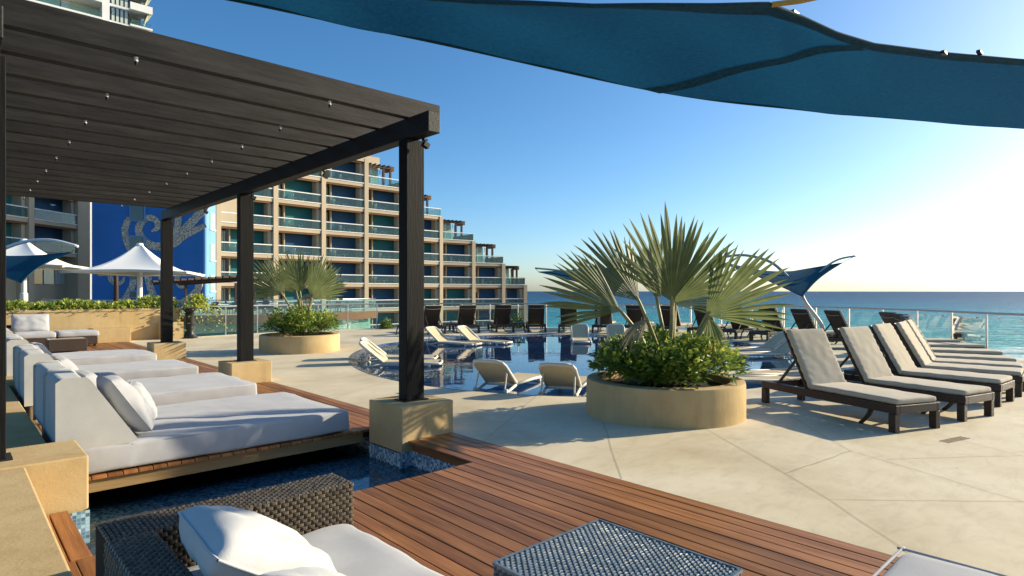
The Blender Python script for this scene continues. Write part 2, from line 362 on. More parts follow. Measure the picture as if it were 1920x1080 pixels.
def sailmat(name='blue shade cloth', thin=.40):
    m, n, b, out = newmat(name)
    mp = mapped(n, (1,1,1)); nz = nd(n, 'ShaderNodeTexNoise', i={'Scale': 38, 'Detail': 6, 'Roughness': .8}); n.links.new(mp.outputs[0], nz.inputs[0])
    rp = ramp(n, nz.outputs[0], [(.40, (.002,.028,.085)), (.60, (.010,.095,.19))]); n.links.new(rp.outputs[0], b.inputs['Base Color']); b.inputs['Roughness'].default_value = .85
    b.inputs['Specular IOR Level'].default_value = .1
    tl = nd(n, 'ShaderNodeBsdfTranslucent', i={0: (.010,.095,.19,1)}); mx = nd(n, 'ShaderNodeMixShader', i={0: thin})
    n.links.new(b.outputs[0], mx.inputs[1]); n.links.new(tl.outputs[0], mx.inputs[2]); n.links.new(mx.outputs[0], out.inputs[0])
    bumped(n, b, nz.outputs[0], .3, .01)
    return m
M['sail'] = sailmat()
M['sail_seam'] = sailmat('doubled shade cloth', .16)
M['sail_hem'] = surf('dark sail webbing', (.006,.045,.075), (.014,.075,.110), scale=60, rough=.9, bump=.2)
def seamat():
    m, n, b, out = newmat('sea water')
    ge = n.nodes.new('ShaderNodeNewGeometry')
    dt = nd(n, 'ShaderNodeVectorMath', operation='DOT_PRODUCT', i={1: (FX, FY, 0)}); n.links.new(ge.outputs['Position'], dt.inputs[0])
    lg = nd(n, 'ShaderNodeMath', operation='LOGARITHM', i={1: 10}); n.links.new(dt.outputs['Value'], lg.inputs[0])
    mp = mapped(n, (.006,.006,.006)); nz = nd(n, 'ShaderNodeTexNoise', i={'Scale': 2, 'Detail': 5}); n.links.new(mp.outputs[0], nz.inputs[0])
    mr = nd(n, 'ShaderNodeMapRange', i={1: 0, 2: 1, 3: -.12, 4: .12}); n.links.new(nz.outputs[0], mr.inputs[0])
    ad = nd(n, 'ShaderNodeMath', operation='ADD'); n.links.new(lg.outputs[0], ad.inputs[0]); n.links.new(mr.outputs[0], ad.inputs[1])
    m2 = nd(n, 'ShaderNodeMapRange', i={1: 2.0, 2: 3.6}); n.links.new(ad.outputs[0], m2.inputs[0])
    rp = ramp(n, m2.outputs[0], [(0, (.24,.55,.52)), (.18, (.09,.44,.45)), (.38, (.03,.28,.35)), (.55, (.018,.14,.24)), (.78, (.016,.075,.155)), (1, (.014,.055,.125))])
    # breaking wave lines near the shore, laid along it
    mv = mapped(n, (1,1,1)); vr = nd(n, 'ShaderNodeVectorRotate', rotation_type='Z_AXIS', i={'Angle': -HEAD}); n.links.new(mv.outputs[0], vr.inputs[0])
    sc = nd(n, 'ShaderNodeVectorMath', operation='MULTIPLY', i={1: (.05,.009,.05)}); n.links.new(vr.outputs[0], sc.inputs[0])
    fz = nd(n, 'ShaderNodeTexNoise', i={'Scale': 1.0, 'Detail': 6, 'Roughness': .65}); n.links.new(sc.outputs[0], fz.inputs[0])
    nf = nd(n, 'ShaderNodeMapRange', i={1: 175, 2: 265, 3: .16, 4: 0}); n.links.new(dt.outputs['Value'], nf.inputs[0])
    fa = nd(n, 'ShaderNodeMath', operation='ADD'); n.links.new(fz.outputs[0], fa.inputs[0]); n.links.new(nf.outputs[0], fa.inputs[1])
    ft = nd(n, 'ShaderNodeMapRange', i={1: .66, 2: .74}); n.links.new(fa.outputs[0], ft.inputs[0])
    mx = nd(n, 'ShaderNodeMix', data_type='RGBA', i={7: (.75,.78,.76,1)}); n.links.new(ft.outputs[0], mx.inputs[0]); n.links.new(rp.outputs[0], mx.inputs[6])
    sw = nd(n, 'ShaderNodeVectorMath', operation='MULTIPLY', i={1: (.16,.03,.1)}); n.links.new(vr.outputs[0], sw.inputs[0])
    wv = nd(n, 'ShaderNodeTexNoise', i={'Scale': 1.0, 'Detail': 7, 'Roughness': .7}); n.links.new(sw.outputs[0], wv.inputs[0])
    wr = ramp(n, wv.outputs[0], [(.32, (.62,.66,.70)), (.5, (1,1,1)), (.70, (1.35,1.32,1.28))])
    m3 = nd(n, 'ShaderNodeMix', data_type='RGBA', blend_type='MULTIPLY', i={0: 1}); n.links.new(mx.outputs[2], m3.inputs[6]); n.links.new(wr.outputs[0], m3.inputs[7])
    n.links.new(m3.outputs[2], b.inputs['Base Color']); b.inputs['Roughness'].default_value = .4; b.inputs['Specular IOR Level'].default_value = .12
    wz = nd(n, 'ShaderNodeTexNoise', i={'Scale': 3.2, 'Detail': 6, 'Roughness': .62}); n.links.new(sc.outputs[0], wz.inputs[0])
    bumped(n, b, wz.outputs[0], 1.0, 9.0)
    return m
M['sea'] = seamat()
# ------------------------------------------------------------------ the setting
def structure(o): return tag(o, kind='structure')
CR, CD = 1.0, 15.5                                    # centre of the round terrace (r, d)
def ring(a, rad, z=0): return S(CR + rad*math.cos(a), CD + rad*math.sin(a), z)
def poolrad(a):
    c = -math.cos(a); s = math.sin(a)
    return 6.45 - (1.45*c**1.3 if c > 0 else 0) + .12*math.sin(3*a)
pool_loop = [ring(2*math.pi*k/120, poolrad(2*math.pi*k/120)) for k in range(120)]
edge_sea = [S(-10.9,20.5), S(-9.9,22.05), S(-8.6,23.6), S(-7.0,24.8), S(-5.5,25.6), S(-3.9,26.15), S(-2.0,26.3)] + \
           [ring(R(a), 10.6) for a in range(92, -9, -4)] + [S(12.1,12.6), S(12.3,10), S(12.3,4), S(9,-4)]
outer = [(4.06,-8)] + [(p.x,p.y) for p in edge_sea[::-1]] + [(4.06,22.2)]
g = MB(); g.poly(outer, 0, [pool_loop]); g.wall(outer, -6, -.001)
patio = structure(g.build('patio', M['concrete']))
def joint(pts, w=.004):
    g = MB()
    for a, b in zip(pts, pts[1:]):
        a, b = Vector((*a,0)), Vector((*b,0)); d = (b-a).normalized(); n = Vector((-d.y,d.x,0))*w/2
        g.add([a-n+Vector((0,0,.004)), b-n+Vector((0,0,.004)), b+n+Vector((0,0,.004)), a+n+Vector((0,0,.004))], [(0,1,2,3)])
    g.build('control_joint', M['joint'], patio)
def wob(a, b, k=7, amp=.02):
    return [(a[0]+(b[0]-a[0])*i/k + (rnd.uniform(-amp,amp) if 0<i<k else 0), a[1]+(b[1]-a[1])*i/k + (rnd.uniform(-amp,amp) if 0<i<k else 0)) for i in range(k+1)]
for a, b in [((5.72,4.57),(4.07,3.05)), ((6.6,3.95),(4.801,1.702)), ((4.801,1.702),(4.06,.92)), ((4.801,1.702),(5.80,.71)), ((7.66,3.18),(6.41,2.078)), ((6.41,2.078),(5.80,.71)),
             ((5.80,.71),(5.0,-1.2)), ((6.342,1.75),(7.40,.93)), ((7.89,1.728),(7.40,.93)), ((7.40,.93),(6.6,-.4)), ((6.65,6.51),(4.07,4.80)), ((5.2,2.2),(6.41,2.078)),
             ((4.07,8.2),(6.3,9.5)), ((4.07,12.4),(6.0,13.2)), ((6.3,9.5),(6.9,14.4)), ((4.07,16.2),(5.9,15.5)), ((4.07,19.4),(7.2,18.2)), ((8.6,19.2),(7.3,16.3)), ((8.4,17.6),(12.5,16.9))]:
    joint(wob(a, b, amp=.008))
# drain grate set into the patio
g = MB()
dg = S(4.62,6.35)
Mg = Matrix.Translation((dg.x,dg.y,.004)) @ Matrix.Rotation(HEAD-R(62), 4, 'Z')
for i in range(12):
    for j in range(3): g.box(-.21+i*.035, -.19+i*.035, -.06+j*.035, -.035+j*.035, 0, .002, Mg)
g.build('drain_grate', M['joint'], patio)

# pool: dark mosaic lip, shelf, deep part with round steps, water
def loop_at(off): return [ring(2*math.pi*k/120, poolrad(2*math.pi*k/120)+off) for k in range(120)]
l0, l1, l2 = loop_at(.0), loop_at(-.28), loop_at(-1.9)
g = MB(); g.poly([(p.x,p.y) for p in l1], -.30, [[(p.x,p.y) for p in l2]]); g.wall(l1[::-1], -.30, -.07); g.wall(l2[::-1], -1.15, -.30); g.poly([(p.x,p.y) for p in l2], -1.15)
pool = structure(g.build('pool', M['pool_tile']))
g = MB()
n = 120
for k in range(n):
    j = (k+1) % n
    g.add([(l0[k].x,l0[k].y,.004),(l0[j].x,l0[j].y,.004),(l1[j].x,l1[j].y,-.07),(l1[k].x,l1[k].y,-.07)], [(0,3,2,1)])
g.build('coping', M['coping'], pool)
for rad, dz in ((2.9,-1.05), (2.2,-.85), (1.5,-.62)):
    c = S(.9, 14.6)
    g = MB(); g.lathe([(0,dz),(rad,dz),(rad,dz-.25)], 64, (c.x,c.y,0)); g.build('round_step', M['pool_tile'], pool)
    g = MB(); g.lathe([(rad-.07,dz+.006),(rad+.004,dz+.006),(rad+.004,dz-.05)], 64, (c.x,c.y,0)); g.build('step_nosing', M['pale_edge'], pool)
g = MB(); g.poly([(p.x,p.y) for p in loop_at(-.14)], -.045)
structure(g.build('pool_water', M['water']))

# sea to the horizon, lower garden ground behind the terrace
g = MB()
def seapt(u, v):
    d = 90*(50000/90)**u; return S((v-.5)*2*(d*1.3+200), d, -14)
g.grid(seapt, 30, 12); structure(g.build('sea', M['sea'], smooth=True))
g = MB(); g.poly([(p.x,p.y) for p in [S(-140,20), S(-11,20.3), S(-6,25), S(1,26), S(4,60), S(6,140), S(-140,140)]][::-1], -4.6)
structure(g.build('lower_ground', surf('garden ground', (.18,.15,.09), (.26,.22,.14), scale=.5, rough=1)))

# water channel under the pergola
g = MB(); g.box(.40, 4.0, 4.25, 9.0, -.36, -.32)
g.wall([(.62,4.30),(.62,5.3),(.755,5.3),(.755,9)], -.46, -.03, False); g.wall([(3.55,9),(3.55,6.0),(3.42,5.99),(3.42,5.345),(3.55,5.345),(3.55,4.29),(.62,4.29)], -.46, -.115, False)
structure(g.build('water_channel', M['dark_tile']))
g = MB(); g.poly([(.62,4.29),(3.6,4.29),(3.6,9),(.62,9)], -.27); structure(g.build('channel_water', M['channel_water']))

# deck: dark underframe, every board a piece of its own
g = MB(); g.box(.40,4.05,-3,4.26,-.50,-.034); g.box(3.56,4.05,4.26,5.36,-.5,-.034); g.box(.9,4.05,6.16,21.6,-.10,-.034); g.box(.40,.60,4.26,5.29,-.5,-.034)
deck = structure(g.build('deck', M['deck_dark']))
plank_mesh = {}
def plank(x0, w, y0, y1, z=.0):
    L = round(y1-y0, 3); key = (round(w,3), L)
    if key not in plank_mesh:
        g = MB(); g.box(-w/2, w/2, -L/2, L/2, -.03, 0)
        o = g.build('plank', M['deck'], deck, bevel=.004); plank_mesh[key] = o
    else:
        o = plank_mesh[key].copy(); COL.objects.link(o); o.parent = deck
    o.location = (x0+w/2, (y0+y1)/2, z + rnd.uniform(-.0025,.0015)); return o
PW, PITCH = .107, .1135
nb = 32
for k in range(nb):
    x = 4.055 - (k+1)*PITCH + (PITCH-PW)
    if x < .4: continue
    plank(x, PW, -2.6, 5.34 if k < 5 else 4.28)
for x in (.405, .5185): plank(x, PW-.002, 4.29, 5.29)
for k in range(29):
    x = 4.055 - (k+1)*PITCH + (PITCH-PW)
    if x > 3.40:
        for a, b in ((6.02,10.49),(11.18,15.39),(16.08,21.6)): plank(x, PW, a, b)
    else:
        c = (9.5, 12.3, 14.8)[k % 3]; plank(x, PW, 6.1, c); plank(x, PW, c+.006, 21.6)
g = MB(); g.box(.76,3.417,6.135,6.165,-.14,-.032); g.build('fascia_board', M['fascia'], deck)
g = MB(); g.box(3.555,3.58,4.29,5.34,-.115,-.032); g.build('fascia_board', M['deck'], deck)

# low walls
g = MB(); g.box(-1.4,.39,-2.5,5.3,-.5,.352); wl = g.build('low_wall', M['stucco'], bevel=.012)
tag(wl, 'low tan stucco wall running from the near left corner along the sofa', 'wall')
g = MB(); g.box(-1.4,.60,5.975,21,-.5,.30); wl = g.build('low_wall', M['stucco'], bevel=.012)
tag(wl, 'tan ledge behind the heads of the white daybeds', 'wall')
wb = thing('planter_wall', 'long tan garden wall topped with bright hedge behind the far wicker sofa', 'wall', (2.4,22.2,0))
g = MB(); g.box(-6,3.25,0,.9,-.3,.93); g.build('wall', M['stucco'], wb, bevel=.01)
g = MB(); g.box(-6.02,3.27,-.02,.16,.93,1.0); g.build('wall_cap', M['stucco'], wb)
g = MB(); g.box(.76,1.72,-.62,-.005,0,.43); g.build('bench_block', M['stucco'], wb, bevel=.01)
g = MB(); g.box(2.6,3.25,-.35,-.005,0,.55); g.build('end_block', M['stucco'], wb, bevel=.01)

# pergola
per = thing('pergola', 'dark charcoal timber pergola with close rafters over the white daybeds', 'pergola', (1.97,10.5,0))
PX, PY = 1.97, 10.5
def pb(name, x0,x1,y0,y1,z0,z1,m,bev=.008):
    g = MB(); cx, cy, cz = (x0+x1)/2, (y0+y1)/2, (z0+z1)/2
    g.box(x0-cx,x1-cx,y0-cy,y1-cy,z0-cz,z1-cz); o = g.build(name, m, per, bevel=bev); o.location = (cx-PX, cy-PY, cz); return o
beam_m = surf('charcoal beam', (.006,.0056,.0052), (.013,.012,.0115), scale=5, rough=.6, bump=.5, bscale=16, bdist=.006, stretch=(3,.35,3), spec=.35)
pb('beam', 3.655,3.81,5.21,16.0,3.215,3.432,beam_m); pb('beam', .115,.27,5.21,16.0,3.215,3.432,beam_m)
first = None
for i in range(17):
    y = 5.585 + .612*i
    if first is None: first = pb('rafter', -.75,4.08,y,y+.092,3.434,3.648,M['pergola'],.006)
    else:
        o = first.copy(); COL.objects.link(o); o.parent = per; o.location.y = y+.046-PY; o.location.z += rnd.uniform(-.004,.004)
for y in (5.6,10.72,15.84):
    for x, sg in ((3.645,1), (.075,-1)):
        pb('post', x, x+.23, y, y+.16, .36, 3.213, M['post'], .006)
        g = MB(); g.box(-.15,.15,-.115,.115,0,.012); o = g.build('base_plate', M['black'], per); o.location = (x+.115-PX, y+.08-PY, .352)
    for x0, x1 in ((3.42,4.09), (.085,.755)):
        pb('post_base', x0, x1, y-.25, y+.41, -.46 if y < 6 else -.2, .352, M['stucco'], .012)
t = .004
for (x0,x1,y0,y1) in ((3.42-t,4.0,5.35-t,5.35),(3.42-t,3.42,5.352,6.0),(.5,.755+t,5.35-t,5.35)):
    g = MB(); g.box(x0-PX,x1-PX,y0-PY,y1-PY,-.46,-.125); g.build('tile_band', M['dark_tile'], per)
# downlights under the rafters, floodlights on the posts
dl = None
for i in range(0, 17, 2):
    y = 5.585+.612*i+.046
    for x in (1.11, 2.77):
        if dl is None:
            g = MB(); g.lathe([(.0,.0),(.015,.0),(.015,-.036),(0,-.036)], 12); dl = g.build('downlight', M['white'], per, smooth=True, sharp=40)
            g = MB(); g.lathe([(0,-.037),(.014,-.037),(.012,-.056),(.005,-.068),(0,-.068)], 12); g.build('lamp_head', M['black'], dl, smooth=True, sharp=40); o = dl
        else: o = copy_tree(dl, per)
        o.location = (x-PX, y-PY, 3.432)
fl = None
for y in (5.5,7.9,10.6,13.2,15.7):
    if fl is None:
        g = MB(); g.box(-.01,.04,-.025,.025,-.02,0); g.box(.015,.085,-.03,.03,-.075,-.02, Matrix.Rotation(R(25),4,'Y')); fl = g.build('floodlight', M['black'], per); o = fl
    else: o = fl.copy(); COL.objects.link(o); o.parent = per
    o.location = (3.80-PX, y-PY, 3.21)
# ------------------------------------------------------------------ soft furniture
def bulge(k, wr=0, seed=0, sc=6):
    """crown on top and bottom, plus wrinkles"""
    def fn(w, q):
        a = (1-q.x**2)*(1-q.y**2)
        z = w.z + (k*a if q.z > 0 else -k*.25*a)
        d = noise.noise(Vector((w.x*sc+seed, w.y*sc, w.z*sc)))*wr
        return Vector((w.x + d*(q.x if abs(q.x) > .9 else 0), w.y + d*(q.y if abs(q.y) > .9 else 0), z + d))
    return fn
def pillow(name, mat, parent, sx, sy, t, M4, seed=0, piping=True, wr=.02):
    def side(sg):
        def f(u, v):
            a, b = 2*u-1, 2*v-1
            k = max(0,(1-abs(a)**3.4))*max(0,(1-abs(b)**3.4)); h = t/2*k**.5
            pin = 1 - .09*(abs(a)**3)*(1-abs(b)**2) - .0
            x = a*sx/2*(1-.03*(1-b*b)*abs(a)**2 - .05*abs(a*b)**6); y = b*sy/2*(1-.03*(1-a*a)*abs(b)**2 - .05*abs(a*b)**6)
            edge = max(abs(a),abs(b))
            w = wr*noise.noise(Vector((a*2.2+seed, b*2.2, sg*3.1)))*(k**.3) + wr*.6*noise.noise(Vector((a*7+seed, b*3.0+a*4, sg)))*(edge**2)*(k**.3)
            return M4 @ Vector((x, y, sg*(h+w)))
        return f
    g = MB(); g.grid(side(1), 26, 26); g.grid(lambda u, v: side(-1)(1-u, v), 26, 26)
    o = g.build(name, mat, parent, smooth=True)
    if piping:
        pts = []
        f = side(1)
        for i in range(20): pts.append(f(i/20, 0))
        for i in range(20): pts.append(f(1, i/20))
        for i in range(20): pts.append(f(1-i/20, 1))
        for i in range(21): pts.append(f(0, 1-i/20))
        h = MB(); h.tube(pts, .006, 6, False); h.build('piping', mat, o, smooth=True)
    return o

def daybed(y0, w, label, np, seed):
    t = thing('daybed', label, 'daybed', (1.95, y0+w/2, .002), 0, 'white daybeds under the pergola')
    x0, x1 = .70-1.95, 3.25-1.95
    g = MB(); g.rbox((x1-x0)/2, w/2, .115, .04, 16, bulge(.012, .013, seed, 3.5), ((x0+x1)/2, 0, .122)); mt = g.build('mattress', M['fabric'], t, smooth=True)
    for z in (.03, .215):
        pts = [(x0+.02,-w/2+.01,z),(x1-.03,-w/2+.01,z),(x1-.012,-w/2+.03,z),(x1-.012,w/2-.03,z),(x1-.03,w/2-.01,z),(x0+.02,w/2-.01,z)]
        h = MB(); h.tube(pts, .005, 5); h.build('piping', M['fabric'], mt, smooth=True)
    for k in range(2):
        a, b = -w/2+k*w/2+.004, -w/2+(k+1)*w/2-.004
        prof = [(.655,.245),(1.17,.245),(1.20,.262),(.865,.79),(.84,.815),(.69,.815),(.655,.79)]
        g = MB(); m = 8
        for j in range(m+1):
            y = a+(b-a)*j/m; s_ = 1 - .012*((abs(2*j/m-1))**6)
            for (x, z) in prof: g.v.append((.88+(x-.88)*s_-1.95, y, .5+(z-.5)*s_ + .006*noise.noise(Vector((x*5+seed,y*4,z*5)))))
        q = len(prof)
        for j in range(m):
            for i in range(q):
                i2 = (i+1) % q; g.f.append((j*q+i, j*q+i2, (j+1)*q+i2, (j+1)*q+i))
        g.f.append(tuple(range(q))); g.f.append(tuple(m*q+i for i in range(q))[::-1])
        wd = g.build('headrest', M['fabric_old'], t, smooth=True, bevel=.02, sharp=35)
        for y in (a+.012, b-.012):
            h = MB(); h.tube([(.88+(x-.88)*1.0-1.95, y, z) for x, z in ((.66,.25),(.655,.79),(.69,.817),(.84,.817),(.868,.79),(1.185,.27))], .005, 5); h.build('seam', M['seam_line'] if y < b-.02 else M['fabric_old'], wd, smooth=True)
    return t
def bed_pillow(x, y, z, s, tilt, yaw, label, seed, mat='grey_pillow', t=.2):
    o = thing('pillow', label, 'pillow', (x,y,z), yaw, 'pillows on the daybeds')
    M4 = Matrix.Translation((0,0,s/2*math.sin(tilt)+.02)) @ Matrix.Rotation(tilt, 4, 'Y')
    pillow('pillow_body', M[mat], o, s, s*1.05, t, M4, seed)
    return o
names = ['nearest, half shaded by palm shadow', 'second from the front', 'third from the front', 'fourth from the front']
for i, (y0, w) in enumerate(((6.12,1.76), (8.85,1.66), (11.6,1.55), (14.5,1.5))):
    daybed(y0, w, 'white mattress daybed with wedge headrest, ' + names[i], 2, i*7.3)
TL = R(57)
bed_pillow(1.20, 6.55, .255, .60, TL, 0, 'large grey white pillow leaning on the nearest daybed headrest', 1, t=.24)
bed_pillow(1.10, 7.36, .255, .56, TL, .05, 'wrinkled white pillow at the far side of the nearest daybed', 4, t=.22)
bed_pillow(1.42, 6.95, .255, .42, R(62), -.2, 'small white scatter pillow standing on the nearest daybed', 9, t=.16)
bed_pillow(1.12, 9.2, .255, .55, TL, 0, 'white pillow nearer the camera on the second daybed', 12)
bed_pillow(1.16, 10.0, .255, .50, TL, .1, 'white pillow at the far side of the second daybed', 15)
bed_pillow(1.12, 12.0, .255, .55, TL, 0, 'white pillow nearer the camera on the third daybed', 22)
bed_pillow(1.15, 12.7, .255, .50, TL, 0, 'white pillow at the far side of the third daybed', 25)

# woven panels: dark core and one bump for every visible pass of the strand
def weave(g, O, U, V, nu, nv, N, fill=.88, h=.007, rows_along_u=True):
    O, U, V, N = Vector(O), Vector(U), Vector(V), Vector(N)
    for j in range(nv):
        for i in range(nu+1):
            c = (i + (.5 if j % 2 else 0)); 
            a0, a1 = max(0, c-.5+.06), min(nu, c+.5-.06)
            if a1-a0 < .15: continue
            b0, b1 = j+.5-fill/2, j+.5+fill/2
            P = lambda a, b, k: O + U*(a/nu) + V*(b/nv) + N*k
            e = (a1-a0)*.26; hh = h*rnd.uniform(.75,1.15)
            p = [P(a0,b0,.0),P(a1,b0,.0),P(a1,b1,.0),P(a0,b1,.0),P(a0+e,b0+.18,hh),P(a1-e,b0+.18,hh),P(a1-e,b1-.18,hh),P(a0+e,b1-.18,hh)]
            g.add(p, [(4,5,6,7),(0,1,5,4),(1,2,6,5),(2,3,7,6),(3,0,4,7)])
def woven_box(parent, name, x0,x1,y0,y1,z0,z1, mat, faces='xXyYZ', pu=.035, pv=.0185, posts=True):
    g = MB(); g.box(x0,x1,y0,y1,z0,z1); core = g.build(name, M['core'], parent)
    w = MB(); dx, dy, dz = x1-x0, y1-y0, z1-z0
    k = lambda L, p: max(2, int(round(L/p)))
    if 'y' in faces: weave(w, (x0,y0,z0),(dx,0,0),(0,0,dz),k(dx,pu),k(dz,pv),(0,-1,0))
    if 'Y' in faces: weave(w, (x1,y1,z0),(-dx,0,0),(0,0,dz),k(dx,pu),k(dz,pv),(0,1,0))
    if 'X' in faces: weave(w, (x1,y0,z0),(0,dy,0),(0,0,dz),k(dy,pu),k(dz,pv),(1,0,0))
    if 'x' in faces: weave(w, (x0,y1,z0),(0,-dy,0),(0,0,dz),k(dy,pu),k(dz,pv),(-1,0,0))
    if 'Z' in faces:
        if dx > dy: weave(w, (x0,y0,z1),(0,dy,0),(-0,0,0),1,1,(0,0,1)) if False else weave(w, (x1,y0,z1),(0,dy,0),(-dx,0,0),k(dy,pu),k(dx,pv),(0,0,1))
        else: weave(w, (x0,y0,z1),(dx,0,0),(0,dy,0),k(dx,pu),k(dy,pv),(0,0,1))
    s = w.build('weave', mat, core, smooth=False); tag(s, kind='stuff'); return core

# foreground sofa
sx, sy = .95, 1.85
so = thing('wicker_sofa', 'dark wicker sofa with white seat cushion at the bottom left corner', 'sofa', (sx,sy,0))
woven_box(so, 'arm', .44-sx,1.47-sx,2.74-sy,2.955-sy,.06,.60,M['strand'],'yXYZ')
woven_box(so, 'back', .44-sx,.60-sx,.75-sy,2.735-sy,.06,.60,M['strand'],'XxZ')
woven_box(so, 'seat_base', .605-sx,1.42-sx,.75-sy,2.735-sy,.06,.27,M['strand'],'X')
for a, b in ((.5,2.85),(1.41,2.85),(.5,.8),(1.36,.8)):
    g = MB(); g.box(a-.025-sx,a+.025-sx,b-.025-sy,b+.025-sy,.002,.058); g.build('leg', M['black'], so)
g = MB(); g.rbox(.425,.97,.078,.055,30, bulge(.02,.012,3,5), (1.03-sx, 1.765-sy, .355)); cu = g.build('seat_cushion', M['fabric'], so, smooth=True)
def sofa_pillow(x, y, z, s, tilt, yaw, roll, label, seed, t):
    o = thing('pillow', label, 'pillow', (x,y,z), yaw)
    M4 = Matrix.Translation((0,0,s/2*math.sin(tilt))) @ Matrix.Rotation(tilt,4,'Y') @ Matrix.Rotation(roll,4,'Z')
    pillow('pillow_body', M['pillow'], o, s, s*1.06, t, M4, seed, wr=.022); return o
sofa_pillow(.85, 2.28, .42, .54, R(33), R(-3), R(0), 'plump white pillow leaning on the wicker sofa arm in the foreground', 31, .22)
sofa_pillow(.86, 1.62, .43, .50, R(32), R(5), R(-4), 'white pillow cut off by the bottom edge beside the plump one', 37, .22)

# foreground table and ottoman
tx, ty = 2.04, 1.56
tb = thing('wicker_table', 'square woven coffee table with sky reflection painted blue grey, on the deck in the foreground', 'table', (tx,ty,0))
woven_box(tb, 'table_top', -.35,.35,-.37,.37,.31,.40,M['strand_t'],'xXyYZ', pu=.031, pv=.019)
g = MB()
for a in (-1,1):
    g.bar((a*.352,-.372,.402),(a*.352,.372,.402),.012,.012); g.bar((-.352,a*.372,.402),(.352,a*.372,.402),.012,.012)
g.build('edge_braid', M['strand_t'], tb)
for a in (-.31,.31):
    for b in (-.33,.33):
        g = MB(); g.box(a-.035,a+.035,b-.035,b+.035,.002,.308); g.build('leg', M['wicker'], tb, bevel=.004)
ot = thing('ottoman', 'white cushioned wicker seat cut off at the bottom right corner', 'ottoman', (2.58,.36,0))
woven_box(ot, 'base', -.40,.40,-.40,.38,.05,.32,M['strand'],'xXyY')
for a in (-.34,.34):
    for b in (-.34,.32):
        g = MB(); g.box(a-.025,a+.025,b-.025,b+.025,.002,.048); g.build('leg', M['black'], ot)
g = MB(); g.rbox(.42,.41,.065,.05,16, bulge(.02,.004,5,4), (0,0,.39)); oc = g.build('cushion', M['fabric'], ot, smooth=True)
pts = [(-.37,.41,.445),(.37,.41,.445),(.41,.40,.445),(.42,.36,.445),(.42,-.36,.445)]
g = MB(); g.tube(spline(pts,30), .006, 6); g.build('piping', M['fabric'], oc, smooth=True)

# far wicker sofa group under the pergola
fs = thing('wicker_sofa', 'far dark wicker sofa with white back cushions and chaise against the tan wall', 'sofa', (2.0,20.7,.002))
def fb(name, x0,x1,y0,y1,z0,z1,m,rb=0,bev=.01):
    g = MB()
    if rb: g.rbox((x1-x0)/2,(y1-y0)/2,(z1-z0)/2,rb,8,bulge(.02,.01,x0*5,5),((x0+x1)/2,(y0+y1)/2,(z0+z1)/2)); return g.build(name, m, fs, smooth=True)
    g.box(x0,x1,y0,y1,z0,z1); return g.build(name, m, fs, bevel=bev)
fb('base',-1.6,1.12,-.1,.75,.06,.27,M['wicker']); fb('back',-1.6,.1,.76,.9,.06,.62,M['wicker']); fb('arm',-.9,-.74,-.1,.75,.272,.55,M['wicker'])
fb('seat_cushion',-.72,.18,-.12,.75,.275,.43,M['fabric'],.05); fb('seat_cushion',.20,1.16,-.12,.75,.275,.43,M['fabric'],.05); fb('seat_cushion',-1.6,-.92,-.12,.75,.275,.43,M['fabric'],.05)
for x, k in ((-.32,0),(-1.25,3)):
    pillow('back_cushion', M['fabric'], fs, .85,.52,.2, Matrix.Translation((x,.66,.66)) @ Matrix.Rotation(R(76),4,'X'), k, False)
for a in (-1.5,1.05):
    for b in (-.05,.7): g = MB(); g.box(a-.03,a+.03,b-.03,b+.03,0,.058); g.build('leg', M['black'], fs)
ft = thing('wicker_table', 'low dark wicker coffee table in front of the far sofa', 'table', (2.22,19.1,.002))
g = MB(); g.box(-.40,.40,-.33,.33,.04,.33); g.build('table_body', M['wicker'], ft, bevel=.01)
g = MB(); g.box(-.385,.385,-.315,.315,.331,.341); g.build('glass_top', M['window'], ft)
for a in (-.36,.36):
    for b in (-.29,.29): g = MB(); g.box(a-.03,a+.03,b-.03,b+.03,0,.038); g.build('foot', M['steel'], ft)
